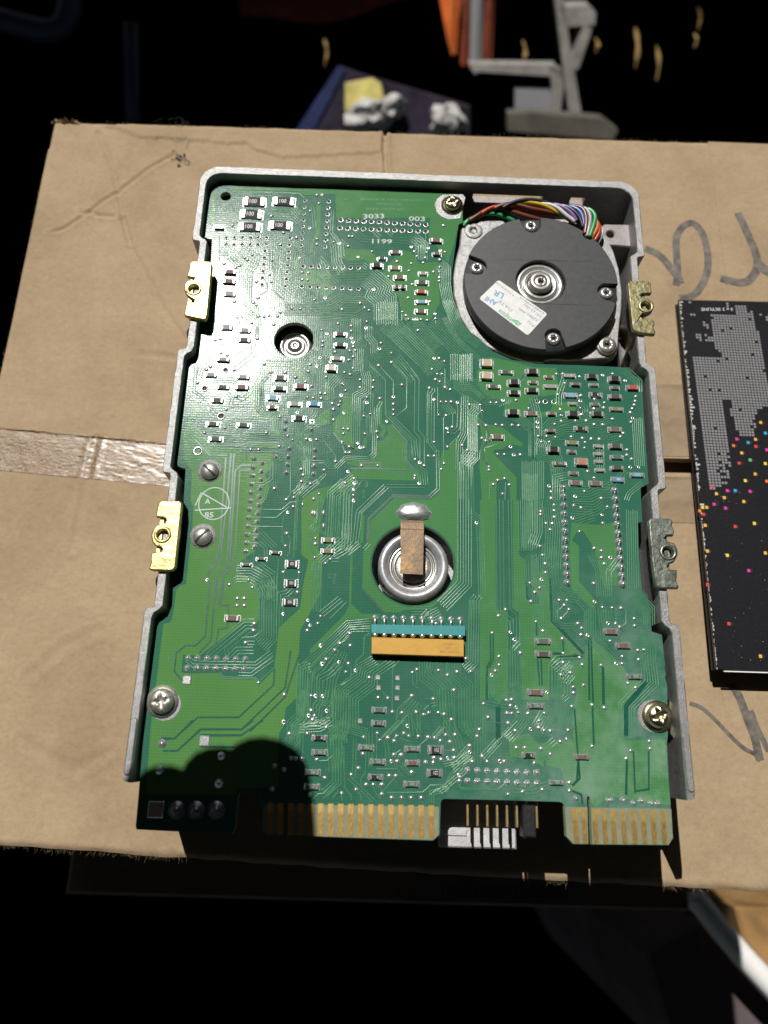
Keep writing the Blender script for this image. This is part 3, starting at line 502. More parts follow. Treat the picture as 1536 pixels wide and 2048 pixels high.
# ---- traces: crop, count, spacing, path (crop pixels)
TR = '''A 7 20|500,830 620,935 730,1020 715,1350 790,1430 790,1536
A 4 22|690,850 830,935 810,1000 760,1070 750,1380 820,1440
A 1 0|475,730 460,1536
A 3 26|480,915 560,915 640,1000
A 2 26|1060,365 970,330 660,335 630,380 625,590 690,590
A 1 0|600,300 1240,320 1290,365
A 2 30|930,690 1100,815
A 2 28|780,690 900,800 970,800 970,1050
A 4 26|1050,850 1035,1230 1120,1310
A 5 20|1130,1160 1250,1290 1360,1390
A 4 22|1180,460 1240,530
A 3 24|960,540 1180,545 1240,600
A 2 24|930,460 985,495 1170,495
A 1 0|970,1240 1170,1420
A 1 0|930,1180 930,1260 860,1300
A 3 26|1370,1040 1440,1120 1536,1120
A 8 15|1100,1435 1536,1440
A 2 24|1440,930 1536,1040
A 1 0|1420,1240 1415,1345
A 1 0|1345,1240 1335,1345
A 3 24|600,1460 690,1536
A 2 28|1180,770 1230,830
A 2 24|1370,450 1390,660
A 5 22|1300,870 1230,900 1180,1100 1185,1150
B 3 26|330,680 410,760 830,775
B 2 26|510,680 580,745
B 2 24|650,690 700,730
B 4 26|840,770 960,800 960,950
B 5 22|900,740 990,820 985,960
B 1 0|1015,700 1015,900
B 11 21|460,1120 590,1225 560,1290 625,1345 625,1536
B 7 17|1150,1000 1200,1050 1200,1200 1230,1370 1300,1536
B 8 16|0,1120 380,1130 490,1130
B 7 16|0,1420 330,1420 440,1360 560,1360
B 6 20|80,1420 230,1320 480,1320
B 4 24|0,980 40,1100 150,1200
B 5 22|120,740 150,830 160,980 220,1080
B 3 22|200,800 210,930 280,995 400,995 460,1040
B 2 22|200,770 270,830
B 2 22|120,480 110,700 220,820
B 1 0|530,1050 640,1110
B 1 0|1040,1090 1150,1010
B 2 20|750,1270 840,1330
B 3 22|870,1230 960,1260
B 1 0|650,900 580,930
W 10 22|645,20 645,240
W 10 21|640,210 990,540 1060,600 1150,600
W 12 19|840,220 1110,500
W 8 21|1060,220 1360,500
W 10 20|700,260 1060,610 1120,690
W 6 22|720,560 900,768
W 10 21|1350,520 1350,768
W 7 15|1230,0 1300,200 1420,350 1536,430
W 6 17|350,180 350,400 420,470
W 6 18|370,470 365,690
W 4 20|470,250 465,350 520,420 515,500 560,560 690,560
W 4 21|80,330 80,540 0,620
W 2 20|0,130 350,140 440,90
W 5 15|0,160 300,175 350,190
W 4 14|0,50 180,0
W 4 22|580,480 700,480
W 3 22|990,380 1130,380
W 1 0|940,295 1000,297
W 3 20|860,200 900,240 1020,240
W 1 0|785,110 785,200
W 1 0|825,150 825,200
W 1 0|1110,190 1110,230
W 1 0|1200,660 1200,768
W 3 22|480,630 560,740
W 1 0|565,630 700,768
E 5 19|430,590 450,650 450,775 350,830 340,1290
E 1 0|480,500 475,530 628,670 628,1010 930,1290
E 1 0|565,535 705,680 703,820
E 1 0|700,510 835,650 832,940 740,1015
E 1 0|780,500 912,680 905,1170 960,1230 960,1450
E 1 0|830,500 952,670 945,1150 1002,1220 1002,1480
E 1 0|1050,750 1030,800 1028,1280
E 2 24|1090,750 1090,780 1060,810 1055,1280 1130,1370 1130,1536
E 1 0|1130,740 1130,1000
E 1 0|1200,565 1200,745
E 1 0|1210,1020 1186,1040 1186,1470
E 1 0|1097,880 1095,1250
E 4 21|1390,830 1385,1180 1340,1270 1335,1536
E 5 20|1500,900 1500,960 1460,1000 1460,1340 1400,1410 1400,1536
E 2 30|1330,900 1340,950 1330,1130 1290,1170 1230,1170
E 1 0|1275,1000 1275,1120
E 1 0|1350,1190 1240,1300
E 8 18|1350,620 1350,720 1536,890
E 5 20|180,640 90,740 95,860
E 3 18|545,940 525,1200 520,1390 460,1430 250,1420 150,1520
E 2 22|500,800 495,960 510,1000 500,1180
E 1 0|450,840 415,880 415,1020
E 3 24|475,1010 475,1200 500,1240
E 1 0|705,720 790,722
E 2 24|590,880 560,930 560,1100
E 3 16|0,850 60,850 130,830 310,830
E 2 24|200,640 300,640 360,590
E 1 0|45,560 100,560
E 4 20|50,640 50,800
E 1 0|30,1250 150,1400 150,1450
E 3 24|660,970 660,1010 900,1250 920,1420
E 2 24|170,1060 170,1180
E 4 19|1180,900 1270,980 1270,1000
E 4 24|1150,640 1240,740
D 3 24|470,0 450,150 440,220 370,270 350,520 300,560 280,640
D 2 28|560,10 560,120
D 2 30|600,40 650,110 650,200 700,250
D 2 24|690,60 760,130 830,170 830,280
D 3 22|740,0 850,80 850,260
D 1 0|770,340 580,470
D 2 36|800,300 800,430 620,570
D 2 22|520,240 510,410
D 1 0|590,220 585,420
D 2 24|250,530 230,780 340,860
D 3 22|420,680 600,670 640,700
D 2 26|560,800 600,850 580,920 800,920
D 2 30|640,830 690,860 780,790 780,730
D 4 21|900,560 900,640 850,700 850,940 890,985 1050,985 1080,1030
D 2 24|960,580 960,610 890,700 880,910 920,960 1050,960 1090,900
D 3 24|910,510 1160,520 1300,650
D 4 20|430,1160 690,1175 720,1220 1050,1240
D 2 22|530,1120 650,1110
D 2 24|540,1110 590,1060 970,1060 990,1190
D 2 24|160,1160 380,1380 510,1390
D 1 0|700,1180 930,1180
D 2 26|400,960 440,1000 440,1060
D 4 20|970,1010 1030,1060 1040,1180 1120,1230 1200,1300
D 5 21|1240,1040 1230,1180 1330,1290 1330,1400
D 2 24|1160,940 1160,1000 1210,1080
D 3 22|1400,960 1380,1010 1270,1090
D 3 24|1420,1100 1290,1200 1340,1280
D 4 20|1380,420 1380,560
D 3 22|1520,420 1450,500 1370,530 1370,720
D 3 20|1400,200 1400,380 1280,500
D 1 0|1455,200 1455,300
D 1 0|1465,345 1440,450
D 2 20|1320,500 1320,590
D 1 0|1440,560 1440,800
D 1 0|1500,650 1490,790
D 3 18|1120,850 1300,840 1536,840
D 3 20|1110,870 1090,940
D 1 0|1290,1370 1290,1400
D 1 0|840,1360 1070,1365
D 3 21|1240,1180 1240,1290 1290,1420 1290,1536
D 2 24|1480,1190 1536,1200
D 1 0|1110,1420 1110,1536
G 1 0|900,1060 900,1090
G 1 0|990,100 1160,105
G 2 22|1115,145 1080,180 1080,330 1010,375 920,375
G 2 20|1160,160 1110,200 1105,410
G 2 18|1080,370 1040,420 1030,490 980,540
G 1 0|900,590 1165,595 1240,530 1300,530
G 1 0|900,660 1120,662 1230,570
G 1 0|880,737 1180,740
G 1 0|880,805 975,805
G 1 0|870,878 970,880
G 1 0|1220,620 1180,660 1170,870 1200,905
G 1 0|1210,800 1240,840 1235,960 1210,1000
G 1 0|1300,470 1270,1010
G 1 0|1245,170 1240,470 1205,505
G 3 24|970,780 1110,920
G 2 24|970,870 1030,920 1030,1000
G 1 0|930,930 920,1060
G 1 0|858,980 858,1040
G 7 23|780,1140 900,1140 1010,1200 1060,1300 1050,1365
G 4 24|960,1070 1090,1160 1085,1365
G 3 20|730,1235 780,1190 885,1190
G 1 0|920,1255 990,1350
G 1 0|1140,1010 1120,1365
G 3 18|1290,180 1290,280 1350,340 1400,340
G 3 22|1370,370 1270,460
G 3 20|1480,350 1370,440 1330,480
G 3 20|1330,130 1380,200 1380,300 1430,300
G 1 0|1445,200 1536,190
G 2 24|1460,690 1425,730 1410,900 1445,960
G 3 24|1500,1030 1460,1060 1440,1365
G 1 0|1190,1140 1180,1180
G 1 0|1315,1140 1310,1180
G 1 0|860,90 870,190 900,190
Z 2 40|430,1190 390,2048
Z 1 0|370,1160 550,1030
Z 2 34|860,840 860,870 740,980 660,990
Z 4 30|420,370 590,500 570,900 400,1180
Z 2 34|880,10 780,90 610,95 430,240 430,330 580,470
Z 1 0|900,500 905,620 960,700 1040,700 1220,590
Z 2 40|620,660 860,660 940,750 1040,750
Z 2 44|1180,1000 970,1200 930,2048
Z 4 44|1260,1060 1180,1160 1150,2048
Z 1 0|700,1250 750,1310 740,1590 660,1660 640,2020
Z 1 0|770,1180 800,1230 770,1740 820,1780 900,1800
J 8 20|1200,0 1195,460 1130,530
J 1 0|1080,60 1130,120 1120,330
J 4 26|1090,356 1010,356 700,615
J 2 26|1050,410 860,560 870,620
J 2 26|1090,510 1020,508
J 3 26|1080,570 950,570 880,640
J 3 24|1230,590 1100,690 590,680 550,640
J 2 24|1240,640 1060,765 960,760
J 2 12|800,750 840,790 1090,795 1120,820
J 1 0|1240,715 1140,810
J 3 24|1390,70 1350,110 1300,120 1285,380
J 5 22|1536,700 1480,720 1470,1100 1400,1160 1390,1293
J 4 20|1500,1180 1420,1210 1400,1293
J 1 0|1150,0 1165,400 1080,460 990,465
J 1 0|1320,180 1320,270
J 1 0|1320,890 1350,930
H 6 20|380,240 200,380 190,620 180,760
H 3 22|290,260 180,360
H 5 21|300,620 290,760 160,880 90,940
H 4 24|400,260 330,370 310,840 200,900
H 3 24|650,310 420,530 390,790 310,880
H 3 22|420,800 320,880
H 2 24|505,800 460,850
H 2 22|980,310 655,310
H 5 19|830,0 830,80 890,150 960,200 970,300
H 2 22|1090,0 1095,330 1020,400
H 6 23|1320,0 1320,1140 1130,1330
H 4 19|1420,0 1420,60 1360,120 1370,540 1450,600 1470,1260
H 3 22|1480,0 1480,100 1536,140
H 2 24|1410,1240 1380,1280 1385,1450
H 2 24|1460,1250 1430,1290 1430,1450
H 3 22|40,960 30,1380
H 2 22|120,900 90,960 80,1380
H 2 24|180,940 250,940
H 3 26|260,1270 100,1400
H 1 0|310,1300 170,1440
H 4 22|1050,1370 940,1370 870,1370
H 2 30|1010,1370 960,1420
H 5 22|1110,1380 1000,1440
H 3 24|40,650 10,690
H 2 22|90,370 80,700 140,720
H 1 0|860,680 860,690
X 3 36|200,0 210,1170 300,1240 310,1360
X 2 30|305,0 320,1110 390,1170 390,1480 340,1530
X 7 23|460,0 470,520
X 6 23|490,560 530,620 540,880
X 5 24|590,0 590,330 540,460
X 8 24|660,0 730,60 760,300 740,700
X 6 25|700,440 745,870 830,960 1024,1000
X 3 24|780,1040 770,1230 830,1290 950,1290 1024,1360
X 1 0|860,1080 790,1140 800,1240
X 1 0|910,1130 840,1210
X 5 28|330,1530 340,1900 420,2010
X 3 30|120,1800 120,2048
X 5 30|770,1700 800,1740 800,2048
X 3 28|900,1800 900,2000 840,2048
X 3 26|940,1670 860,1750
X 3 26|1024,1650 930,1650
I 6 15|1060,350 1070,900
I 7 18|640,240 760,240 830,210 920,210
I 6 18|640,330 800,340 860,300
I 5 18|800,385 640,440
I 8 15|800,640 860,760 870,960
I 5 16|640,900 760,1040 760,1257
I 6 15|1080,940 1180,1040 1180,1150
I 4 16|850,1040 870,1257
I 6 15|530,30 540,160 560,180
I 3 18|960,700 900,780 900,900
I 1 0|950,1130 950,1030
I 1 0|980,1170 1020,1140 1020,1040
I 8 14|350,100 345,620
I 6 15|400,660 410,1257
F 6 17|50,110 50,320
F 12 15|560,930 560,1229
F 8 15|650,770 630,820 640,880 720,890 760,1000
F 5 17|0,450 100,500 100,900 30,960 30,1229
F 5 18|620,720 700,640 860,600
F 4 18|560,440 600,600 600,740
F 7 15|0,340 120,350 220,450 340,460 350,500
F 5 15|440,590 560,690 560,900
F 6 15|1360,600 1380,970
F 4 18|1270,230 1370,320 1370,400
F 3 20|800,300 760,420 760,500
F 4 17|870,600 960,600 1070,480
F 5 17|900,650 1060,640 1150,600
F 5 17|640,760 800,690 870,690
F 1 0|710,760 820,770
F 3 18|900,470 960,520 960,560
F 4 18|1080,720 1140,760 1240,740
F 4 17|1080,800 1080,1000
F 1 0|165,550 165,620 205,660 205,760
F 1 0|320,790 190,830 180,920 220,970
F 2 120|290,1090 285,1229
F 3 20|1280,1000 1180,1100 1100,1140
F 3 17|1400,1100 1300,1180 1280,1229
F 4 18|740,1229 740,1060 860,1040
F 3 18|560,270 450,320
K 5 18|570,190 390,205 30,550 10,970
K 3 20|570,235 410,235 90,560 60,900 0,990
K 1 0|400,290 350,340 300,350
K 1 0|210,500 100,590 90,760
K 2 26|280,430 180,560 130,600 130,760
K 3 26|320,520 240,600 160,640 160,830 120,880
K 4 24|350,420 310,520 260,640 240,800 180,860
K 1 0|390,520 415,560 410,640 330,690
K 6 20|620,490 500,560 490,620 330,740 310,1132
K 4 22|760,490 600,600 590,690 440,800 440,1040
K 1 0|805,490 750,550 745,900
K 1 0|560,270 520,300 515,440 455,490 450,560
K 5 18|410,960 400,1040 540,1080
K 3 24|60,970 200,1010 260,940 270,820
K 4 22|0,1040 160,1030 250,980
K 1 0|665,740 710,790
K 5 22|1010,500 1010,620 1130,720 1130,900
K 5 24|1080,500 1060,600 1170,690 1190,940
K 6 22|1240,490 1240,620 1340,700 1340,1000 1400,1060
K 5 20|1410,0 1400,500 1330,560
K 3 20|1440,560 1440,1132
K 1 0|910,600 910,680 960,720
K 1 0|945,560 945,690
K 4 25|930,810 860,890 880,1100
K 1 0|1075,800 1010,800
K 1 0|1040,850 1000,890
K 2 24|1100,840 1060,850
K 1 0|900,780 790,880 780,990 660,1110
K 1 0|870,930 690,1110
K 2 24|960,840 960,1080
K 1 0|1245,730 1255,1080
K 1 0|1190,500 1190,600
K 1 0|1170,1030 1090,1110
K 3 22|1190,940 1180,1100
K 2 24|1380,580 1410,530
K 2 26|1490,850 1490,1132
L 6 17|230,180 225,560 285,640 285,740 180,860
L 3 20|205,60 205,150
L 2 22|230,250 265,215
L 5 17|85,440 90,560 170,640
L 8 16|540,370 540,570 570,600 530,790
L 5 18|610,420 560,480
L 5 18|560,350 500,400
L 3 20|680,365 610,370 560,420
L 3 20|660,320 520,325 480,370 480,560
L 7 17|1060,180 1120,260 1120,320 1140,480 980,640 980,840
L 4 17|850,0 850,60 900,90
L 5 16|740,0 740,180 900,350
L 1 0|50,950 250,740
L 6 18|490,760 440,700 380,800
L 5 22|440,700 400,780
L 1 0|25,640 20,930
L 2 20|190,650 40,620
L 1 0|80,750 190,755
L 3 22|430,1000 420,940 500,870
L 1 0|545,195 550,290
L 2 24|385,330 390,510
L 3 18|230,820 180,860
L 3 18|130,980 200,985 240,1000
L 2 40|1090,870 1110,1135
O 1 0|160,200 160,260 370,275 420,230
O 1 0|0,300 40,270 100,250
O 4 14|220,80 120,160
O 3 14|50,290 130,220 190,170
O 4 14|290,100 380,0
O 3 16|570,50 640,120
O 3 18|640,250 560,280 460,270
O 2 16|770,280 830,300
O 1 0|0,180 20,190
Y 3 30|920,0 900,340 800,430 800,590 690,700
Y 4 34|960,0 960,380 840,470 840,650 720,790
Y 2 34|1150,440 1000,440 900,520 880,700 750,830
Y 1 0|1310,0 1300,330 1150,470 1010,470 940,540 930,870
Y 1 0|1250,300 1240,340 1120,410 1000,405
Y 2 40|1140,0 1140,140 1090,180 1090,300
Y 2 36|1240,0 1230,130 1170,200 1150,370 1040,375
Y 1 0|870,900 890,950 890,1060 950,1120
Y 1 0|920,890 980,960
Y 7 34|1420,0 1420,460 1380,550 1400,700
Y 4 34|1380,560 1370,1180 1200,1330
Y 1 0|1330,1200 1190,1330 1130,1330 1060,1400
Y 1 0|1350,1240 1190,1395
Y 1 0|1390,1290 1310,1390
Y 1 0|1430,1340 1430,1400
Y 1 0|1250,480 1300,540 1300,680
Y 1 0|1130,905 1240,905 1320,840
N 1 0|400,560 400,620
N 2 22|500,140 490,450
N 6 22|390,0 390,80 340,130 360,400
N 1 0|415,200 420,520 470,580 470,620
N 1 0|505,535 545,580 548,625
N 2 24|450,440 580,560 640,620
N 1 0|550,520 545,450 580,400 590,100
N 2 26|620,90 620,360
N 1 0|640,500 650,550 700,610
N 1 0|810,440 710,550
N 1 0|665,110 665,320
N 2 26|745,200 750,300
N 2 24|735,150 740,200
N 1 0|820,330 825,380 870,440
N 1 0|660,375 820,375
N 1 0|745,560 1020,555 1080,500 1180,500
N 3 18|1390,280 1250,420 1200,530 1090,560 1085,640
N 3 20|1380,200 1280,320 1180,340
N 3 20|1170,60 1110,130
N 1 0|840,0 700,150
N 1 0|880,0 750,130
N 4 24|1200,0 1240,70 1280,150 1310,300
N 3 24|1350,0 1380,90 1440,150 1440,330
N 1 0|1000,190 1060,140
N 1 0|850,230 790,270
N 1 0|840,140 930,170
N 1 0|1170,235 1250,235
N 2 20|850,340 920,420
N 1 0|1300,480 1310,530 1500,540
N 2 26|960,0 990,100'''
m = MB(); tj = random.Random(5)
for ln in TR.split('\n'):
    h, s_ = ln.split('|'); k, n, sp = h.split(); n = int(n); sp = float(sp); q = CR[k][2]; path = [Vector((float(a.split(',')[0]), float(a.split(',')[1]))) for a in s_.split()]
    N = len(path)
    for j in range(n):
        off = (j - (n - 1) / 2) * sp; out = []
        for i, p_ in enumerate(path):
            d1 = (p_ - path[i - 1]).normalized() if i else (path[1] - p_).normalized(); d2 = (path[i + 1] - p_).normalized() if i < N - 1 else d1
            nn = (Vector((-d1.y, d1.x)) + Vector((-d2.y, d2.x))); nn = nn.normalized() if nn.length > 1e-4 else Vector((-d1.y, d1.x))
            e = p_ + nn * off / max(.5, nn.dot(Vector((-d1.y, d1.x))))
            if n > 2 and i == 0: e -= d1 * tj.uniform(-.5, .5) * 14
            if n > 2 and i == N - 1: e += d1 * tj.uniform(-.5, .5) * 14
            out.append(P(CR[k][0] + e.x / q, CR[k][1] + e.y / q))
        m.ribbon(out, .27, .055, ZB + .038 + tj.random() * .008, 'trace')
# hatched bus running round the motor cut-out
for j in range(6):
    o = 1.1 + j * .36; cpx = (39.2, 57.8); l = []
    for a in range(200, 262, 4): l.append((cpx[0] + (30.3 + o) * math.cos(math.radians(a)), cpx[1] - 1.0 + (30.3 + o) * math.sin(math.radians(a))))
    m.ribbon(l, .2, .045, ZB + .03, 'trace')
bpart(m, 'copper_trace', kind='stuff')
# ---- surface-mounted chips; sizes in photo pixels, drawn once per kind and then copied
CHIP = {}
PRINT = dict(r_green='print_grey', r_black='print_white', r_dark='print_grey', r_brown='r_dark', r_olive='print_yellow')
def chip_mesh(kind, w_, l_, body, txt):
    key = (kind, w_, l_, body, txt)
    if key in CHIP: return CHIP[key]
    m = MB(); hx, hy = w_ / 2, l_ / 2; t = .62 if kind == 'resistor' else (1.1 if w_ > 2.6 and l_ > 1.7 else .85); e = w_ * .19
    z = .03
    if kind == 'resistor':
        m.box(-hx + e * .5, hx - e * .5, -hy, hy, z, z + t - .08, 'white', .04)
        m.box(-hx + e, hx - e, -hy + .04, hy - .04, z + t - .08, z + t, body, .05)
    else: m.box(-hx + e * .6, hx - e * .6, -hy, hy, z, z + t, body, .1)
    for sg in (-1, 1):
        x0, x1 = sorted((sg * (hx - e), sg * hx)); m.box(x0, x1, -hy - .02, hy + .02, z, z + t + .02, 'silver', .1)
        # solder fillet running from the end down to the pad
        o = sg * hx; p_ = sg * (hx + .42)
        m.add([(o, -hy - .1, z), (o, hy + .1, z), (p_, -hy - .16, z), (p_, hy + .16, z), (o, -hy * .8, z + t * .8), (o, hy * .8, z + t * .8),
               (o + sg * .2, -hy * .85, z + t * .28), (o + sg * .2, hy * .85, z + t * .28)],
              [(4, 5, 7, 6), (6, 7, 3, 2), (0, 4, 6, 2), (1, 3, 7, 5)] if sg < 0 else [(4, 6, 7, 5), (6, 2, 3, 7), (0, 2, 6, 4), (1, 5, 7, 3)], 'solder', True)
        m.box(*sorted((sg * (hx - e * .4), sg * (hx + .5))), -hy - .2, hy + .2, z - .03, z + .03, 'solder2')
    if txt: m.text(txt, (w_ * .5 - e * 1.25, l_ * .27) if txt != '100' or l_ < 2.2 else (-w_ * .28, -l_ * .25), (-1, 0) if txt != '100' or l_ < 2.2 else (1, 0), l_ * .72, z + t + .012, PRINT.get(body, 'print_white'), sx=min(1.3, (w_ - 2.6 * e) / (l_ * .72 * .62 * len(txt))) if len(txt) > 1 else 1.0, bold=.0)
    CHIP[key] = m.mesh(kind); return CHIP[key]
CH = '''A 812,404 190,88 resistor r_black 100
A 1095,402 188,84 resistor r_black 100
A 785,524 190,86 resistor r_black 100
A 770,645 190,86 resistor r_black 100
A 1060,632 192,86 resistor r_black 100
A 475,652 84,44 capacitor silver
A 578,1082 112,52 capacitor r_brown
A 572,1172 110,52 capacitor r_brown
A 575,1288 112,56 resistor r_grey
D 545,168 108,58 resistor r_grey
D 722,198 108,52 resistor r_grey
D 715,290 110,54 resistor r_dark
D 515,480 112,50 capacitor r_grey
D 395,625 110,48 resistor r_grey
D 512,742 112,50 resistor r_dark
D 705,645 112,50 resistor r_grey
D 692,745 112,54 capacitor r_brown
D 458,868 112,52 resistor r_dark
D 415,1095 112,48 resistor r_dark
D 708,1105 112,48 resistor r_dark
D 440,1240 112,48 resistor r_dark
D 1060,655 112,56 resistor r_dark
D 1053,758 112,50 capacitor r_dark
D 1255,738 104,52 capacitor r_brown
D 990,845 104,52 resistor r_lblue
D 985,940 78,40 capacitor r_brown
D 1200,905 108,52 resistor r_grey
D 1385,905 108,52 resistor r_blue
D 1240,1040 108,54 resistor r_black
B 1115,780 96,46 capacitor r_brown
B 1120,908 66,38 capacitor r_brown
B 725,890 96,44 resistor r_brown
B 595,950 66,36 resistor r_dark
B 545,1020 92,48 capacitor r_black
B 720,1040 96,46 resistor r_olive
B 765,1130 96,48 resistor r_brown
B 735,1225 44,48 capacitor r_dark
B 795,1225 44,48 capacitor r_dark
B 988,1092 64,40 resistor r_grey
B 978,1180 100,50 resistor r_dark
B 972,1272 92,46 capacitor r_red
B 975,1365 100,46 resistor r_lblue
B 968,1455 98,50 resistor r_brown
E 195,235 96,46 resistor r_dark
E 195,340 96,46 capacitor r_dark
E 165,468 96,48 resistor r_grey
E 110,562 84,66 capacitor c_tan
F 203,182 78,66 capacitor c_tan
F 203,278 78,66 capacitor c_tan
F 355,250 88,36 resistor r_dark 0
F 258,360 88,38 resistor r_dark 0
F 552,248 84,46 capacitor r_black
F 412,330 80,48 capacitor r_black
F 412,408 82,46 capacitor r_black
F 550,390 82,42 capacitor r_black
F 560,327 54,30 resistor r_brown
F 682,285 54,32 resistor r_brown
F 835,275 84,40 resistor r_grey 0
F 693,358 84,38 resistor r_grey
F 885,342 58,34 capacitor r_brown
F 1010,284 80,44 capacitor r_black
F 1025,345 54,32 resistor r_olive
F 1182,305 80,46 capacitor r_black
F 1187,368 52,30 resistor r_brown
F 1322,368 76,42 capacitor r_red
F 848,425 84,42 resistor r_lblue
F 1040,422 80,44 resistor r_black 8
F 1187,438 82,46 capacitor r_dark
F 865,490 50,32 resistor r_grey
F 1035,496 56,32 resistor r_brown
F 1200,532 84,40 resistor r_olive 0
F 405,560 86,48 capacitor r_black
F 547,566 86,44 resistor r_brown 0
F 702,568 54,34 capacitor r_brown
F 865,572 84,48 capacitor r_black
F 1050,572 84,46 capacitor r_black
F 692,700 62,36 capacitor r_brown
F 928,682 84,46 resistor r_black 0
F 1187,688 84,44 resistor r_brown
F 285,746 84,44 resistor r_brown 0
F 860,790 80,42 resistor r_olive
F 1062,817 54,36 resistor r_grey
F 1192,817 84,44 capacitor r_dark
F 714,846 84,50 capacitor r_black
F 857,858 52,34 resistor r_brown
F 1062,876 54,34 resistor r_grey
F 1202,900 84,42 resistor r_green
F 930,938 84,66 capacitor c_brown
F 1068,935 54,34 resistor r_grey
F 764,950 88,42 resistor r_dark 302
F 870,1024 56,34 resistor r_brown
F 1072,1000 54,36 resistor r_grey
F 1202,984 84,40 capacitor r_dark
F 887,1098 84,46 resistor r_brown 0
F 1040,1102 84,46 resistor r_brown 0
F 1210,1072 80,48 resistor r_blue 100
F 1358,1036 86,42 resistor r_lblue
G 1115,960 76,38 resistor r_brown
G 995,1012 70,36 resistor r_brown
G 868,1062 72,38 resistor r_brown
G 1255,1056 92,70 resistor r_black 100
G 1248,1220 92,72 resistor r_black 100
J 1372,178 90,66 resistor r_black 100
H 155,768 86,50 resistor r_olive
H 150,862 86,50 resistor r_olive
J 910,306 100,54 resistor r_brown
K 640,885 90,50 resistor r_green
K 635,992 92,52 resistor r_dark 302
Y 1148,605 150,88 resistor r_black 0
Y 1148,790 160,92 resistor r_green 302
Y 1060,1045 160,92 resistor r_green 302
Y 1048,1230 160,90 resistor r_green 302
L 420,207 90,48 resistor r_green
L 422,292 90,48 resistor r_dark
L 872,142 80,44 resistor r_brown 0
L 955,235 80,44 resistor r_brown 0
L 1032,442 88,44 resistor r_green 302
L 370,547 88,46 resistor r_brown 0
L 372,637 92,46 resistor r_green 302
L 325,966 74,42 resistor r_black 0
L 678,977 84,46 resistor r_brown 0
N 585,207 92,52 resistor r_green 302
N 676,316 92,50 resistor r_green 302
N 657,434 84,52 resistor r_black 0
N 940,217 92,52 resistor r_green 302
N 940,324 88,50 resistor r_brown 0
N 1118,226 92,74 resistor r_black 331
N 1110,402 90,72 resistor r_black 221
N 933,487 94,50 resistor r_green 302
O 692,231 68,34 resistor r_green 302'''
LAB = dict(r_red='brick red chip capacitor', r_blue='bright blue chip resistor', r_lblue='pale blue chip resistor', c_tan='tan ceramic chip capacitor', c_brown='large brown ceramic chip capacitor')
for ln in CH.split('\n'):
    f_ = ln.split(); k = f_[0]; (u, v), = px(k, f_[1]); a, b = (float(q) / CR[k][2] for q in f_[2].split(','))
    c = P(u, v); sc = pr(u, v, 10) / 10; scy = (P(u, v - 10) - P(u, v)).length / 10
    w_ = round(a * sc * 1.02 * 4) / 4; l_ = round(max(.8, (b * scy) - .45) * 4) / 4       # the front face of the chip is seen below its top
    me = chip_mesh(f_[3], w_, l_, f_[4], f_[5] if len(f_) > 5 else None)
    o = link(f_[3], me, board, (c.x, c.y - .15, ZB)); o.rotation_euler.z = tj.uniform(-.03, .03)
    if f_[4] in LAB: o['label'] = LAB[f_[4]]
# ---- solder joints of the through-hole parts
def joint(kind, r, mname='solder_joint'):
    m = MB()
    if kind == 'dome': m.lathe([(r * 1.08, .03), (r, .1), (r * .75, .3), (r * .5, .55), (r * .33, .8), (0, .92)], 12, 'solder', wob=.04)
    elif kind == 'cup': m.lathe([(r * 1.05, .03), (r * .95, .2), (r * .82, .22), (r * .72, .06), (0, .05)], 12, ['solder', 'solder', 'pinhole', 'pinhole'])
    elif kind == 'pin': 
        m.lathe([(r * 1.08, .03), (r, .12), (r * .62, .45), (r * .42, .8), (r * .4, 1.25), (0, 1.3)], 12, 'solder', wob=.05)
    elif kind == 'square': m.box(-r, r, -r, r, 0, .16, 'solder', .1); m.lathe([(r * .75, .14), (r * .5, .5), (r * .33, .8), (0, .9)], 10, 'solder')
    elif kind == 'pad': m.box(-r, r, -r, r, 0, .28, 'solder2', .22)
    elif kind == 'flatpad': m.lathe([(r, .03), (r * .8, .3), (0, .42)], 14, 'solder', sy=1)
    elif kind == 'bar': m.lathe([(r, .03), (r * .8, .22), (0, .3)], 12, 'solder', sx=.55, sy=1.35)
    return m.mesh(mname)
JM = {}
def put_joint(kind, u, v, r):
    key = (kind, round(r, 1))
    if key not in JM: JM[key] = joint(kind, round(r, 1))
    c = P(u, v); o = link('solder_joint', JM[key], board, (c.x, c.y, ZB)); o.rotation_euler.z = tj.uniform(0, 6) if kind in ('dome', 'cup', 'pin') else 0
def row(kind, a, b, n, r):
    for i in range(n):
        t = i / (n - 1); put_joint(kind, a[0] + (b[0] - a[0]) * t, a[1] + (b[1] - a[1]) * t, r)
row('cup', (681.7, 441), (851.5, 450), 12, .92); row('cup', (680.6, 456.8), (851.5, 463.8), 12, .92)
row('cup', (453.5, 476), (533.8, 476), 6, .72); row('cup', (452.5, 490), (532.7, 490), 6, .72)
row('cup', (530.6, 503), (524, 570), 6, .72); row('cup', (580.6, 477), (572, 573), 8, .7); row('cup', (610, 402), (603, 492.5), 8, .62)
row('cup', (657.7, 404), (650.4, 494), 8, .7); row('cup', (606.7, 533.5), (717, 537), 8, .68); row('cup', (603.5, 574), (716.7, 578.5), 8, .72)
row('dome', (508, 917.5), (491, 1102.6), 12, .82); row('dome', (524, 925.7), (509, 1094), 11, .78)
row('dome', (577.8, 897), (573, 945), 4, .75); row('dome', (629.8, 900), (627, 948), 4, .78)
for u, v in ((571.7, 843), (570, 858.5), (623, 859.6), (551.5, 912.7)): put_joint('dome', u, v, .65)
put_joint('square', 623.8, 843, .7)
for u, v, r in ((451, 740.4, .9), (409.4, 777.3, 1.0), (442, 832.5, 1.2), (395.8, 902, 1.35)): put_joint('cup', u, v, r)
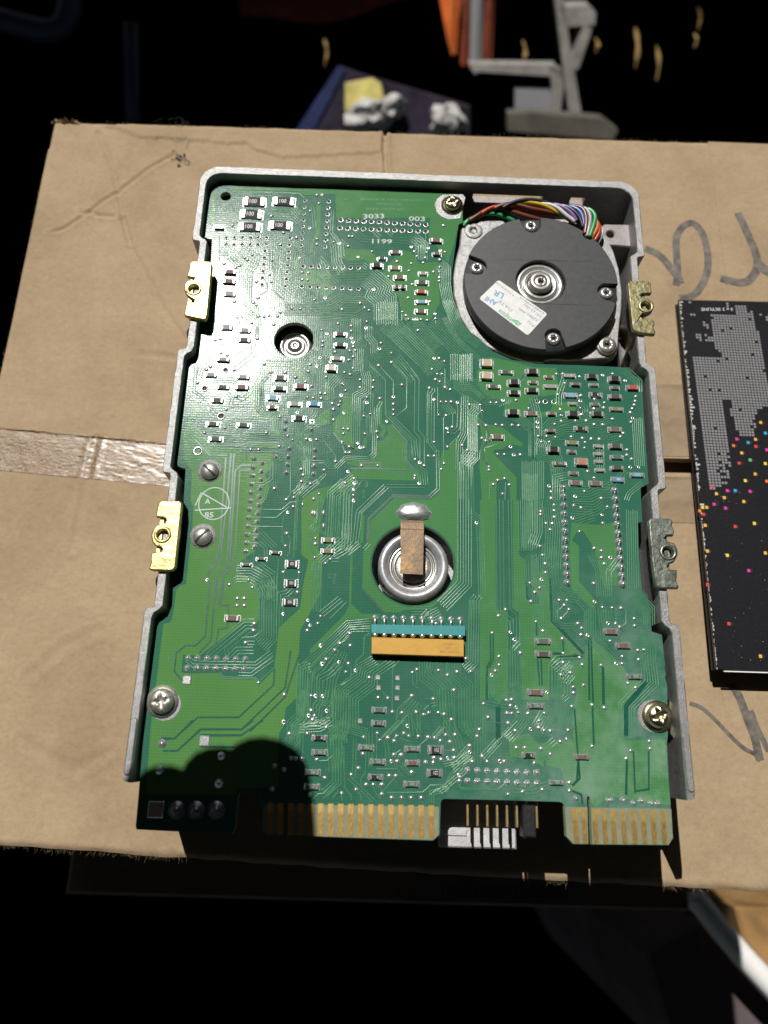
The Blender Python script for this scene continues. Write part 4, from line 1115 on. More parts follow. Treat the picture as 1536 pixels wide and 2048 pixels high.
row('pin', (1126.3, 976), (1133.9, 1165.8), 12, 1.02); row('pin', (1229, 981.6), (1244.5, 1169), 12, 1.15)
for u, v in ((1126, 983), ): put_joint('dome', u, v, .6)
row('dome', (376, 1316), (490.7, 1318.4), 7, .85); row('dome', (373.7, 1335.7), (488.8, 1338.7), 7, .85)
put_joint('pad', 373.7, 1360, 1.25)
put_joint('dome', 325, 1487, 1.1); put_joint('pad', 409, 1481.5, 1.35); put_joint('dome', 319.6, 1540, 1.15); put_joint('dome', 442.8, 1511.6, 1.0); put_joint('dome', 438.5, 1567, 1.1)
for u, v in ((548.8, 1531.7), (568, 1539), (544, 1578)): put_joint('dome', u, v, .55)
put_joint('pad', 311.6, 1619, 2.0)
for u, v in ((353, 1620.5), (393, 1620.5), (433.4, 1620.5)): put_joint('dome', u, v, 2.1)
row('dome', (934.7, 1540), (1054, 1545), 7, .85); put_joint('square', 1073, 1545, .85); row('dome', (934.7, 1562), (1074, 1566.8), 8, .85)
for u, v, r in ((1151.7, 1597, .75), (1215, 1600, .7), (1223, 1600, .7), (1245.7, 1600, .8), (1265.8, 1605.8, .7), (1282, 1601, .85), (1302, 1606.5, .7), (1316.4, 1607, .85)): put_joint('dome', u, v, r)
for u, v in ((647, 1026), (647, 1052), (625, 1026), (629.5, 1027)): put_joint('bar', u, v, .8)
for u, v in ((605, 1009), (829, 957), (869, 800), (684, 887), (687, 769)): put_joint('bar', u, v, .6)
for u, v in ((756, 1354.6), (757, 1375.6), (795, 1356), (795, 1375.6), (794, 1396.6), (720, 1442)): put_joint('pad', u, v, .7)
# ---- vias
VI = '''A 1410,340;1455,335;1430,420;1340,655;1215,745;1410,760;1410,810;1060,815;1240,940;980,965;720,940;745,960;790,910;520,995;630,1035;665,1015;855,1080;955,1100;830,1170;975,1170;1270,1080;1330,1085;1270,1150;1320,1155;1345,490;1090,700;845,1325;800,1370;830,1395;620,1360;1170,1425;1250,1430;1385,1345;1490,1325;1060,1465;1035,1500;650,1500;850,1500;905,1505;950,1495;975,540;600,630
B 1185,630;130,790;185,800;270,830;365,930;500,880;520,880;740,975;875,835;905,880;930,925;990,990;1010,940;1025,890;1040,845;875,995;855,1065;660,1120;845,1325;1150,960;1150,1030;1145,1075;1145,1130;1145,1165;1200,885;1090,1075;885,1195;515,1245;210,1435;385,1375;430,1420;470,1445;50,1330;1105,1475;790,1460;1055,1360;825,1495;280,735;310,735;1155,870
W 380,30;470,102;175,228;15,290;28,400;68,325;300,250;300,300;300,365;315,405;340,485;285,490;320,450;450,210;440,270;585,415;570,468;685,510;685,600;563,630;850,185;900,185;930,185;970,188;1028,195;825,150;1105,130;1108,180;940,293;1097,560;1145,562;1193,590;1075,667;1125,712;1170,712;1110,765;320,547;278,578;315,655;60,740;100,595;145,500
E 165,130;295,160;175,130;120,505;50,640;50,805;5,800;290,620;235,600;215,710;245,775;205,820;120,900;195,880;130,955;180,915;230,990;130,1055;225,1140;270,1145;225,1190;385,670;385,745;515,680;508,745;450,840;450,890;575,850;420,1020;480,1000;430,1190;545,1170;555,1225;365,1280;385,1320;420,1325;280,1315;210,1270;565,535;787,720;705,835;705,905;705,960;705,1005;640,1070;1150,690;1050,750;1200,745;1250,765;1097,862;1160,883;1210,883;1260,883;1320,887;1140,1010;1210,1015;1220,1135;1270,1125;1230,1180;1225,1315;1435,910;1365,1300;1415,1348;1040,1403;1095,1403;1095,1270;915,1435;960,1465;1000,1495;1190,1475;1165,1530;400,1495;555,1495;150,1455;1520,1105;245,1370;285,1370
D 350,575;615,575;390,545;550,435;490,415;435,290;480,280;265,700;280,875;375,955;540,955;330,1180;530,1130;925,1180;840,275;650,55;785,125;845,55;905,70;950,55;1020,100;995,140;1040,60;905,520;970,600;1020,610;1105,600;1205,645;1330,590;1345,525;1410,540;1455,195;1505,230;1465,305;1465,345;1440,460;1500,650;1440,800;1490,805;1360,730;1300,690;1320,840;1375,845;1225,985;1055,1025;1310,1240;1350,1245;1405,1245;775,1340;850,1340;1050,1310;635,830;1450,850;1130,1210
F 430,463;330,463;235,482;280,482;72,497;155,500;170,545;140,655;200,658;275,652;325,655;400,655;450,658;168,755;198,775;15,808;57,850;388,820;288,878;340,880;413,883;463,883;222,975;222,1000;290,1078;343,1065;258,1110;378,1113;328,1183;595,632;597,670;600,740;665,740;733,748;685,785;625,785;727,648;778,625;770,535;775,580;925,525;925,468;928,428;752,420;935,573;742,262;788,262;917,282;805,333;1095,270;1172,262;1270,312;1350,435;1345,470;1338,500;1322,528;1308,558;1325,600;1313,632;1173,608;1107,483;1105,522;1033,455;1030,530;970,622;1030,650;1097,652;855,745;940,755;960,787;957,830;1008,760;1070,762;1232,745;1255,718;1282,845;1282,885;1318,915;1308,978;1372,978;683,1122;700,1168;955,1163;885,1203;1085,1217;700,1217;888,622;528,525;980,1010;1030,1060
I 480,182;497,228;497,268;517,315;517,355;518,400;460,443;505,445;490,488;423,360;423,382;728,220;668,257;655,318;705,335;645,405;847,267;888,328;852,383;857,442;695,500;797,617;848,635;848,683;867,727;910,683;418,603;437,665;455,727;458,788;430,835;347,860;417,895;383,925;355,988;553,980;607,980;588,1015;620,1045;568,1107;795,862;800,990;855,1030;922,1033;985,1035;178,1045;130,1090;390,1130;440,1195;213,1205;85,1208;683,1143;710,1175;705,1222;752,1225;893,1140;948,1142;977,1168;1077,1108;1080,1158;575,1250;240,1255
J 705,0;885,38;1040,0;1070,60;950,150;1005,150;945,208;1005,208;1085,355;1080,410;1015,508;1120,830;1435,100;1320,275;1328,928;1325,1150;1368,1245;1515,1240;1515,410;1520,328
G 905,85;968,82;1145,70;1115,140;1145,45;1105,415;1335,250;1350,300;1335,355;1412,375;1270,490;1205,510;1265,570;1220,620;1210,797;1200,905;1180,1130;1315,1132;1300,1303;1485,462;1440,505;1430,625;1455,840;1455,888;1448,1003;537,1190;720,1232;887,1190;918,1255;1528,258;1260,0
H 220,98;120,175;375,245;378,283;303,283;372,337;370,388;373,433;72,380;30,420;47,753;47,800;40,920;173,932;132,968;90,1420;900,83;938,105;975,133;1050,52;1125,178;1140,115;440,133;580,135;325,185;895,222;932,285;1420,622;1345,5;1525,150
K 165,132;67,165;83,205;145,190;65,247;402,272;407,370;323,352;282,407;168,370;212,480;180,517;315,502;392,515;370,583;448,570;560,628;90,775;127,777;185,777;90,893;70,935;117,935;215,897;212,1030;632,790;710,793;748,905;823,913;940,907;1000,927;1040,912;1117,912;1165,925;905,777;1077,802;945,562;908,587;1120,570;1193,608;1270,582;1380,578;1340,475;1245,730;1225,968;1485,840;1450,1048;1432,1102;1520,950;870,1020;840,1078;880,1100;958,1103;1037,1110;1088,1113;1177,1090;1253,1090;625,1077;513,1110;780,1100;710,1115;1098,190
L 125,42;172,0;203,150;82,152;270,288;127,312;127,367;103,408;78,435;375,80;425,145;550,195;555,290;545,57;655,92;680,125;675,170;722,170;665,318;683,367;555,353;605,420;540,435;692,502;622,515;625,555;613,645;748,635;830,655;748,910;808,370;855,92;908,92;935,120;867,208;1030,60;1035,105;1055,270;1095,267;950,312;910,360;948,360;1060,333;987,490;1040,520;448,550;212,600;177,603;203,640;243,650;180,690;212,690;255,685;25,625;55,718;188,757;235,807;320,692;430,690;393,740;393,787;427,805;468,808;338,797;588,803;577,863;535,880;470,963;243,920;300,920;407,927;363,1022;1130,878;1135,928;1005,940;975,993;15,978;47,1012
N 280,55;143,103;670,100;567,130;690,155;750,135;820,120;872,103;912,120;903,45;988,125;800,162;1060,133;1108,138;1155,160;1195,113;1268,113;1228,170;1257,235;1213,292;1262,293;1105,292;1160,303;1100,328;1042,325;560,260;797,267;853,270;778,318;823,318;205,305;268,445;397,562;470,420;583,497;507,535;640,495;705,497;762,428;812,430;935,402;705,570;780,597;857,597;930,597;1007,597;1380,200;1382,248;1400,320;1478,280;1512,322;1297,425;1300,468;1457,75;1440,122;527,370;10,292;45,295;92,298;155,570;1240,0
O 158,192;160,225;130,100;232,118;312,120;385,118;408,118;288,90;220,70;475,42;520,42;608,47;660,80;573,130;888,32;713,10;1205,10;1207,50;1100,60;1075,100;765,235;765,280;615,272;508,285;427,298
M 1437,48;1180,100;1345,0'''
m = MB(); seen = []
for ln in VI.split('\n'):
    k, rest = ln.split(' ', 1)
    for q in rest.split(';'):
        (u, v), = px(k, q)
        if any(abs(u - a) < 4.5 and abs(v - b) < 4.5 for a, b in seen): continue
        seen.append((u, v)); c = P(u, v); r = tj.uniform(.5, .66)
        if tj.random() < .16: m.lathe([(r * 1.05, .03), (r * .85, .17), (r * .45, .15), (r * .35, .05), (0, .03)], 9, ['solder', 'solder', 'pinhole', 'pinhole'], (c.x, c.y, ZB))
        else: m.lathe([(r * 1.05, .03), (r * .9, .17), (r * .5, .34), (0, .4)], 9, 'solder', (c.x, c.y, ZB), wob=.05)
bpart(m, 'solder_via', kind='stuff')
for u, v in ((1075, 803), (1090.6, 803.4), (1108, 804)):
    c = P(u, v); m = MB(); m.lathe([(.82, .0), (.8, .1), (.55, .1), (.5, -.6)], 16, 'solder', (c.x, c.y, ZB)); bpart(m, 'plated_hole')
# ---- gold contacts
def contact(u0, v0, u1, v1, w_, dz=0.0):
    a, b = P(u0, v0), P(u1, v1); m = MB(); d = Vector((b.x - a.x, b.y - a.y)); n_ = Vector((-d.y, d.x)).normalized() * w_ / 2
    vs = [(a.x - n_.x, a.y - n_.y), (b.x - n_.x, b.y - n_.y), (b.x + n_.x, b.y + n_.y), (a.x + n_.x, a.y + n_.y)]
    m.prism([vs], ZB + .0, ZB + .05 + dz, 'gold', bev=.02); return m
for i in range(17):
    u = 862.3 - i * 20.08; dv = -i * .33
    bpart(contact(u, 1610.5 + dv, u - i * .05, 1676.5 + dv - i * .05, 1.42), 'edge_contact')
for u in (1151, 1168.5, 1190, 1209, 1227, 1247, 1268, 1287.5, 1307, 1327): bpart(contact(u - 2, 1618.5 + (u - 1151) * .02, u + 2.6, 1687 + (u - 1151) * .01, 1.3), 'edge_contact')
for a_, b_ in ((1147, 1170), (1186, 1209)): 
    m = contact(a_, 1621.5, b_, 1621.8, .9, .006); bpart(m, 'edge_contact', label='short gold bridge joining two contacts')
# notch in the mask line and writing etched in copper, screen print
def vec(k, s_): a, b = pts(k, s_); return Vector((b.x - a.x, b.y - a.y))
def ptext(string, k, at, to, size, z, mt, name, par, **kw):
    a, = pts(k, at); b, = pts(k, to); m = MB(); d = Vector((b.x - a.x, b.y - a.y)); 
    kw.setdefault('sx', 1.0)
    if kw.pop('fit', True):
        w0 = max(.1, .56 * size * len(string)); kw['sx'] = d.length / w0
    m.text(string, (a.x, a.y), d, size, z, mt, **kw); m.build(name, par)
ptext('3033', 'B', '410,565', '650,560', 2.6, ZB + .1, 'print_grey', 'printed_number', board, bold=.04)
ptext('003', 'B', '850,585', '1035,590', 2.6, ZB + .1, 'print_grey', 'printed_number', board, bold=.04)
ptext('1199', 'B', '480,800', '720,805', 2.4, ZB + .1, 'print_grey', 'printed_number', board, bold=.04)
ptext('SEAGATE TECHNOLOGY', 'B', '385,385', '975,398', 1.25, ZB + .06, 'trace', 'etched_text', board)
ptext('COPYRIGHT 1989', 'B', '530,430', '790,438', 1.1, ZB + .06, 'trace', 'etched_text', board)
ptext('ASSY 20527-501', 'B', '440,478', '880,485', 1.25, ZB + .06, 'trace', 'etched_text', board)
ptext('J1', 'N', '270,400', '320,402', 1.7, ZB + .07, 'trace', 'etched_text', board)
ptext('J9', 'J', '385,645', '445,645', 1.6, ZB + .07, 'trace', 'etched_text', board)
m = MB(); c = P(728, 968); m.ribbon(circle(c, 1.15, 18) + [circle(c, 1.15, 18)[0]], .16, .06, ZB + .03, 'trace'); m.text('G', (c.x + .35, c.y + .5), (0, -1), 1.1, ZB + .09, 'trace'); m.text('AV-0', (c.x - .35, c.y - 1.8), (0, -1), 1.3, ZB + .08, 'trace'); bpart(m, 'etched_logo')
m = MB(); 
for j in range(3): m.ribbon(pts('B', f'{235+j*28},{370+j*4} {215+j*30},{405+j*2} {275+j*20},{380-j*3} {315+j*12},{350-j*3} {290+j*16},{385-j*4}'), .17, .06, ZB + .03, 'trace')
bpart(m, 'etched_logo')
m = MB(); c = P(660, 1165)
for j, t_ in enumerate(('MADE', 'S.A.')): m.text(t_, (c.x + .8 - j * 1.4, c.y + 2.6), (0, -1), 1.2, ZB + .08, 'trace')
bpart(m, 'etched_text')
# faint round inspection stamp in grey ink
m = MB(); c = P(428, 1007); r_ = 4.4
m.ribbon(circle(c, r_, 30, 4.9) + [circle(c, r_, 30, 4.9)[0]], .3, .005, ZB + .075, 'stamp' if 'stamp' in M else 'print_grey', arch=False)
for s_ in ('425,600 735,580', '480,450 700,575', '480,450 430,560'): m.ribbon(pts('G', s_), .34, .005, ZB + .08, 'print_grey', arch=False)
a_, = pts('G', '505,660'); m.text('85', (a_.x, a_.y), (1, 0), 2.3, ZB + .08, 'print_grey', sx=1.2, bold=.05)
a_, = pts('G', '510,545'); m.text('A', (a_.x, a_.y), (1, 0), 2.3, ZB + .08, 'print_grey', bold=.04)
bpart(m, 'ink_stamp')
# ---- resistor network, turquoise carrier with its row of leads
a0, a1 = P(742, 1271, -1.6), P(930, 1284, -1.6)
def quadprism(k, s_, zt, zb_, mt, bev=.1): 
    m = MB(); m.prism([pts(k, s_, zt)], zb_, zt, mt, bev=bev); return m
m = quadprism('K', '580,300 1325,322 1325,458 578,434', -1.0, ZB + .3, 'amber', .12)
for string, at, to, sz in (('4310R-104', '1292,412', '1105,408', .95), ('-221/331', '1290,380', '1128,374', .95), ('*1H8927', '1292,350', '1142,345', .95)):
    a, = pts('K', at, -1.0); b, = pts('K', to, -1.0); d = Vector((b.x - a.x, b.y - a.y)); m.text(string, (a.x, a.y), d, sz, -.985, 'print_brown', sx=d.length / (sz * .56 * len(string)))
bpart(m, 'resistor_network')
m = quadprism('K', '575,196 1336,208 1338,290 578,270', -1.3, ZB + .4, 'teal', .12); bpart(m, 'turquoise_carrier')
for i in range(10):
    u, v = 605 + i * 76.5, 150 + i * 1.6
    a, = pts('K', f'{u},{v-8}', ZB); b, = pts('K', f'{u+2},{v+62}', -2.0)
    c2, = pts('K', f'{u+3},{v+125}', -1.5); d2, = pts('K', f'{u+3},{v+155}', -1.6)
    m = MB(); m.tube([(a.x, a.y + .15, ZB), (a.x, a.y, ZB + .7), (a.x + .02, a.y - .3, ZB + 1.1), (b.x, b.y, -2.0)], .3, 'solder', 8)
    m.lathe([(.85, .03), (.75, .22), (.45, .45), (0, .5)], 10, 'solder', (a.x, a.y, ZB))
    m.lathe([(.62, -.5), (.62, 0), (.45, .3), (0, .42)], 12, 'solder', (c2.x, c2.y - .1, -1.75), sx=1.3)
    bpart(m, 'lead')
# ---- solder blob and the grounding strip over the spindle
m = MB(); c = P(828, 1024); vs = []; nr, na = 7, 36
for i in range(nr + 1):
    for j in range(na):
        a = 2 * math.pi * j / na; q = i / nr; ry_ = 3.6 if math.sin(a) > 0 else 2.2
        e = 1 + .04 * math.sin(9 * a) * q; vs.append((c.x + 5.15 * q * e * math.cos(a), c.y - .6 + ry_ * q * e * math.sin(a), ZB + .05 + 1.5 * (1 - q ** 2.4) ** .6))
fs = [((i) * na + j, (i) * na + (j + 1) % na, (i + 1) * na + (j + 1) % na, (i + 1) * na + j)[::-1] for i in range(nr) for j in range(na)]
m.add(vs, fs, 'solder', True); bpart(m, 'solder_blob')
m = MB()
prof = [((801, 1040), (847.5, 1041.5), ZB + 1.1), ((801.3, 1045), (847.6, 1046.5), ZB + 1.35), ((801.5, 1056.5), (847.8, 1058.5), -1.75), ((801, 1059), (847.6, 1061), -1.6), ((801, 1096), (847, 1098), -1.3), ((800.2, 1147), (845.8, 1149), -.9)]
vs = []; 
for l_, r_, z in prof:
    L, R_ = P(*l_, z), P(*r_, z)
    for q, zz in ((L, z), (R_, z), (R_, z - .32), (L, z - .32)): vs.append((q.x, q.y, zz))
fs = []
for i in range(len(prof) - 1):
    for j in range(4): fs.append((i * 4 + j, i * 4 + (j + 1) % 4, i * 4 + 4 + (j + 1) % 4, i * 4 + 4 + j))
fs += [(3, 2, 1, 0), tuple((len(prof) - 1) * 4 + j for j in range(4))]
m.add(vs, fs, 'strip'); bpart(m, 'grounding_strip')
# ---- spindle bearing in the middle, small pivot in the upper hole
c = P(827, 1131, -3.2)
m = MB(); m.lathe([(10.1, -9), (10.1, -1.2), (9.75, -.3), (9.1, .1), (8.4, .05), (7.6, -.5), (7.1, -1.2), (7.0, -2.2)], 72, 'greysteel', (c.x, c.y, -3.1)); m.build('spindle_ring', drive)
m = MB(); m.lathe([(7.0, -5.2), (6.9, -5.0), (6.2, -4.9), (6.1, -5.3), (5.8, -5.3), (5.7, -4.95), (5.2, -4.9), (5.1, -5.3), (4.9, -5.2), (4.5, -4.9), (2.6, -4.85), (2.5, -5.3), (1.8, -5.3), (1.7, -4.6), (0, -4.5)], 56, ['steel', 'steel', 'pinhole', 'steel', 'steel', 'steel', 'steel', 'pinhole', 'steeldull', 'steeldull', 'pinhole', 'pinhole', 'steel', 'steel'], (c.x, c.y, 0)); m.build('spindle_bearing', drive)
m = MB(); m.lathe([(14, -12), (11, -12.2), (10.1, -12.4)], 40, 'cast', (c.x, c.y, 0)); m.build('bearing_seat', drive)
c = P(590, 691, -7)
m = MB(); m.lathe([(7.6, -9), (5.6, -8.8), (5.2, -8.2), (4.75, -7.2), (4.4, -7.0), (3.9, -7.2), (3.6, -7.8), (3.2, -7.7), (2.9, -7.3), (2.5, -7.2), (2.2, -7.5), (1.7, -7.5), (1.55, -6.9), (.8, -6.8), (.7, -6.9), (0, -6.9)], 44,
    ['cast', 'castdark', 'steel', 'steel', 'steel', 'steel', 'greysteel', 'steel', 'steel', 'steel', 'pinhole', 'castdark', 'steel', 'zinc', 'zinc'], (c.x, c.y, 0)); m.build('pivot_bearing', drive)
m = MB(); m.prism([[(-56, 24), (-24, 24), (-24, 46), (-56, 46)]], -13, -10.2, 'castdark'); m.build('inner_plate', drive)
# ---- screws
def star(n, r1, r2, rot=0): return [((r1 if i % 2 else r2) * math.cos(math.pi * i / n + rot), (r1 if i % 2 else r2) * math.sin(math.pi * i / n + rot)) for i in range(2 * n)]
def torx(mb, c, r, z, h, mt, dome=.3, rr=.42, rot=0.0):
    "low domed head with a six-lobed socket"
    n = 24; st = []
    for i in range(n):
        a = 2 * math.pi * i / n; st.append((r * rr * (1 + .22 * math.cos(6 * (a + rot))) * math.cos(a), r * rr * (1 + .22 * math.cos(6 * (a + rot))) * math.sin(a)))
    rings = [[(r * math.cos(2 * math.pi * i / n), r * math.sin(2 * math.pi * i / n)) for i in range(n)]]
    vs = []; fs = []
    def ring(l, zz): vs.extend([(c[0] + x, c[1] + y, zz) for x, y in l])
    o = rings[0]; ring(o, z - .6); ring(o, z + h * .55); ring([(x * .9, y * .9) for x, y in o], z + h * .85); ring([(x * .7, y * .7) for x, y in o], z + h + dome * .6)
    ring(st, z + h + dome * .75); ring([(x * .93, y * .93) for x, y in st], z + h - 1.0)
    for k in range(5):
        for i in range(n): fs.append((k * n + i, k * n + (i + 1) % n, (k + 1) * n + (i + 1) % n, (k + 1) * n + i))
    mb.add(vs, fs, mt, True); mb.add([(c[0] + x * .93, c[1] + y * .93, z + h - 1.0) for x, y in st], [tuple(range(n))], 'pinhole')
def phillips(par, name, c, r, z, mt, washer, rot=0.0, hgt=1.6):
    m = MB(); n = 28; k = 6
    # cross recess cut as dents into a polar dome mesh
    vs = [(c[0] + r * math.cos(2 * math.pi * i / n), c[1] + r * math.sin(2 * math.pi * i / n), z) for i in range(n)]; R_ = [1.0, .97, .9, .8, .68, .56, .44, .32, .2, .1]
    n2 = 40; vs = []
    for j, q in enumerate([1.0] + R_):
        for i in range(n2):
            a = 2 * math.pi * i / n2; x, y = r * q * math.cos(a), r * q * math.sin(a)
            zz = z if j == 0 else z + .45 + (hgt - .45) * math.sqrt(max(0, 1 - q ** 2.4))
            if q < .72:
                xr, yr = x * math.cos(rot) + y * math.sin(rot), -x * math.sin(rot) + y * math.cos(rot); wd = .13 * r + .06 * (0.7 - q) * r
                if abs(xr) < wd or abs(yr) < wd: zz -= 1.15 * (1 - q / .78)
                if q < .25: zz = z + hgt - 1.2
            vs.append((c[0] + x, c[1] + y, zz))
    vs.append((c[0], c[1], z + hgt - 1.35)); K = len(R_) + 1
    fs = [(j * n2 + i, j * n2 + (i + 1) % n2, (j + 1) * n2 + (i + 1) % n2, (j + 1) * n2 + i) for j in range(K - 1) for i in range(n2)] + [((K - 1) * n2 + i, (K - 1) * n2 + (i + 1) % n2, K * n2) for i in range(n2)]
    m.add(vs, fs, mt, True)
    if washer: m.lathe([(r + 1.0, .02), (r + .95, .45), (r * .6, .5)], 32, mt, (c[0], c[1], z - .5))
    return m.build(name, par)
def pad_ring(u, v, r, name='tinned_pad'):
    c = P(u, v); m = MB()
    l = [(c.x + r * math.cos(t / 20 * math.pi) * (1 + .012 * math.sin(t * 2.1)), c.y + r * math.sin(t / 20 * math.pi)) for t in range(40)]
    lim = [(x if abs(x) < 69.9 else math.copysign(69.9, x), y) for x, y in l]
    m.prism([lim], ZB, ZB + .09, 'cast', bev=.05); bpart(m, name)
pad_ring(331, 1410, 4.1); pad_ring(1307, 1432, 4.3)
m = MB(); m.prism([pts('B', '1180,335 1370,330 1395,360 1345,560 1230,572 1160,540 1120,500 1100,430 1125,370')], ZB, ZB + .09, 'cast', bev=.05); bpart(m, 'tinned_pad')
c = P(905, 405, -2.0); phillips(drive, 'screw', (c.x, c.y), 2.7, ZB + .6, M['zinc'], True, .3, 1.9)
c = P(322, 1402, -1.8); phillips(drive, 'screw', (c.x, c.y), 3.3, ZB + .5, M['steeldull'], True, .25, 2.3)
c = P(1319, 1432, -1.8); phillips(drive, 'screw', (c.x, c.y), 3.2, ZB + .5, M['zinc'], True, .35, 2.1)
def slotted(u, v, r, ang):
    c = P(u, v, -2.3); m = MB(); n = 40; R_ = [1, .99, .95, .88, .78, .66, .54, .42, .3, .18, .08]; vs = []; ca, sa = math.cos(ang), math.sin(ang)
    for j, q in enumerate([1.0] + R_):
        for i in range(n):
            a = 2 * math.pi * i / n; x, y = r * q * math.cos(a), r * q * math.sin(a)
            zz = ZB if j == 0 else ZB + .5 + 1.25 * math.sqrt(max(0, 1 - q * q)); vs.append((c.x + x, c.y + y, zz))
    K = len(R_) + 1; fs = [(j * n + i, j * n + (i + 1) % n, (j + 1) * n + (i + 1) % n, (j + 1) * n + i) for j in range(K - 1) for i in range(n)] + [tuple((K - 1) * n + i for i in range(n))]
    m.add(vs, fs, 'steel', True)
    m2 = MB(); l = [(-r * .97, -.28), (r * .97, -.28), (r * .97, .28), (-r * .97, .28)]
    # slot: dark strip laid on the dome, painting the shade of a cut
    seg = 14; vv = []
    for i in range(seg + 1):
        x = -r * .96 + 2 * r * .96 * i / seg; zt = ZB + .55 + 1.25 * math.sqrt(max(0, 1 - (x / r) ** 2))
        for y in (-.36, .36): vv.append((c.x + x * ca - y * sa, c.y + x * sa + y * ca, zt - .0))
    m.add(vv, [(2 * i, 2 * i + 2, 2 * i + 3, 2 * i + 1) for i in range(seg)], 'pinhole')
    m.build('slotted_screw', drive)
    pad = MB(); cc = P(u, v + 2); pad.lathe([(r + 1.0, 0), (r + .95, .08), (0, .09)], 36, 'cast', (cc.x + .25, cc.y + .1, ZB)); bpart(pad, 'tinned_pad')
slotted(418, 940, 2.65, math.radians(-42)); slotted(404, 1071, 2.75, math.radians(48))
# ---- spindle motor
mc = (39.2, 58.0); motor = None
m = MB()
fl = pts('C', '165,298 300,283 480,278 700,270 900,270 1000,320 1180,430 1215,500 1250,620 1272,780 1268,900 1248,1080 1245,1150 1232,1215 1180,1242 900,1262 800,1255 735,1262 725,1280 600,1270 480,1232 330,1165 205,1062 135,950 95,800 90,680 108,560 137,450 148,335', -5.0)
m.prism([fl], -9.0, -5.0, 'cast', bev=.35); motor = m.build('motor_mount', drive)
for at, r_ in (('235,352', 3.05),):
    c, = pts('C', at, -4.7); m = MB(); torx(m, (c.x, c.y), r_, -5.0, .35, 'cast', .15, .34, .2); m.build('mount_screw', drive)
c, = pts('C', '1165,1150', -3.8); m = MB(); m.lathe([(3.3, -5), (3.25, -4.2), (2.6, -4.0)], 28, 'steeldull', (c.x, c.y, 0)); torx(m, (c.x, c.y), 2.7, -4.1, .6, 'steel', .3, .42, .1); m.build('mount_screw', drive)
m = MB(); c, = pts('C', '183,492', -4.95); m.lathe([(2.35, 0), (2.3, .06), (2.1, .06), (2.05, 0)], 30, 'cast', (c.x, c.y, -4.99)); c, = pts('C', '370,312', -4.95); m.lathe([(1.5, 0), (1.5, .06), (1.3, .06), (1.25, 0)], 30, 'cast', (c.x, c.y, -4.99)); m.build('cast_ring', drive)
SC = [(1062, 452.5), (954, 536), (1212.5, 586), (1107, 677)]
R0 = 24.7; out = []
cent = [P(u, v, -.8) for u, v in SC]; bites = []
for c in cent:
    d = Vector((c.x - mc[0], c.y - mc[1])); bites.append((math.atan2(d.y, d.x), d.length))
def rotor_outline(R0, rb_):
    out = []
    N = 220
    for i in range(N):
        a = -math.pi + 2 * math.pi * i / N; r_ = R0
        x, y = mc[0] + R0 * math.cos(a), mc[1] + R0 * math.sin(a)
        for (ba, bl), c in zip(bites, cent):
            da = (a - ba + math.pi) % (2 * math.pi) - math.pi
            # inside the U-shaped bite the outline follows its far side
            hw = rb_ / R0
            if abs(da) < hw:
                s_ = R0 * math.sin(da); yy = math.sqrt(max(0, rb_ ** 2 - s_ ** 2)); r_ = (bl - yy)
                x, y = mc[0] + r_ * math.cos(ba) - s_ * math.sin(ba), mc[1] + r_ * math.sin(ba) + s_ * math.cos(ba)
        out.append((x, y))
    return out
m = MB(); m.lathe([(R0 - 1.2, -4.6), (R0 - .2, -4.2), (R0, -3.6), (R0, -1.5), (R0 - .1, -1.3), (8, -1.3)], 96, 'rotor', (mc[0], mc[1], 0))
hub_c = (mc[0] - .1, mc[1] - .2)
m.prism([rotor_outline(R0, 2.95), circle(hub_c, 7.95, 56)], -1.5, 0, 'rotor', bev=.22)
rotor = m.build('rotor_plate', drive)
for i, c in enumerate(cent):
    m = MB(); torx(m, (c.x, c.y), 2.15, -1.3, .75, 'steel', .35, .42, .3 * i); m.build('rotor_screw', drive)
m = MB(); m.lathe([(7.95, -2.6), (7.6, -2.5), (7.5, -1.3), (6.9, -1.15), (6.3, -1.2), (6.0, -1.9), (5.6, -1.9), (5.5, -1.2), (5.1, -1.1), (4.5, -1.15), (4.3, -1.6), (3.6, -1.5), (3.5, .3), (3.1, .6), (2.2, .62), (2.0, .45)], 56,
    ['greysteel', 'greysteel', 'steel', 'steel', 'greysteel', 'castdark', 'steel', 'steel', 'steel', 'steel', 'pinhole', 'steel', 'steel', 'steel', 'steel'], (*hub_c, 0)); torx(m, hub_c, 2.05, -.1, .5, 'steel', .1, .5, .2); m.build('motor_hub', drive)
lq = pts('C', '408,697 750,935 612,1087 272,828', .03)
m = MB()
ll = []
for i in range(4):
    a, b, c = Vector(lq[i - 1][:2]), Vector(lq[i][:2]), Vector(lq[(i + 1) % 4][:2])
    for t in range(5):
        q = t / 4; p0 = b + (a - b).normalized() * .9; p1 = b + (c - b).normalized() * .9; ll.append(tuple((1 - q) ** 2 * p0 + 2 * q * (1 - q) * b + q * q * p1))
m.prism([ll], 0.0, .1, 'cardlabel'); motor_label = m.build('motor_label', drive)
def ltext(string, at, to, size, mt, bold=0.0):
    a, b = pts('C', at, .1)[0], pts('C', to, .1)[0]; d = Vector((b.x - a.x, b.y - a.y)); m = MB(); n_ = Vector((-d.y, d.x)).normalized() * size * .5; a = a - Vector((n_.x, n_.y, 0))
    m.text(string, (a.x, a.y), d, size, .125, mt, sx=d.length / (size * .56 * len(string)), bold=bold); m.build('label_print', motor_label)
ltext('Seagate', '505,1000', '372,890', 2.4, 'label_green', .0)
ltext('P/N', '655,1025', '605,985', 1.5, 'label_grey'); ltext('DATE', '500,918', '418,852', 1.5, 'label_grey')
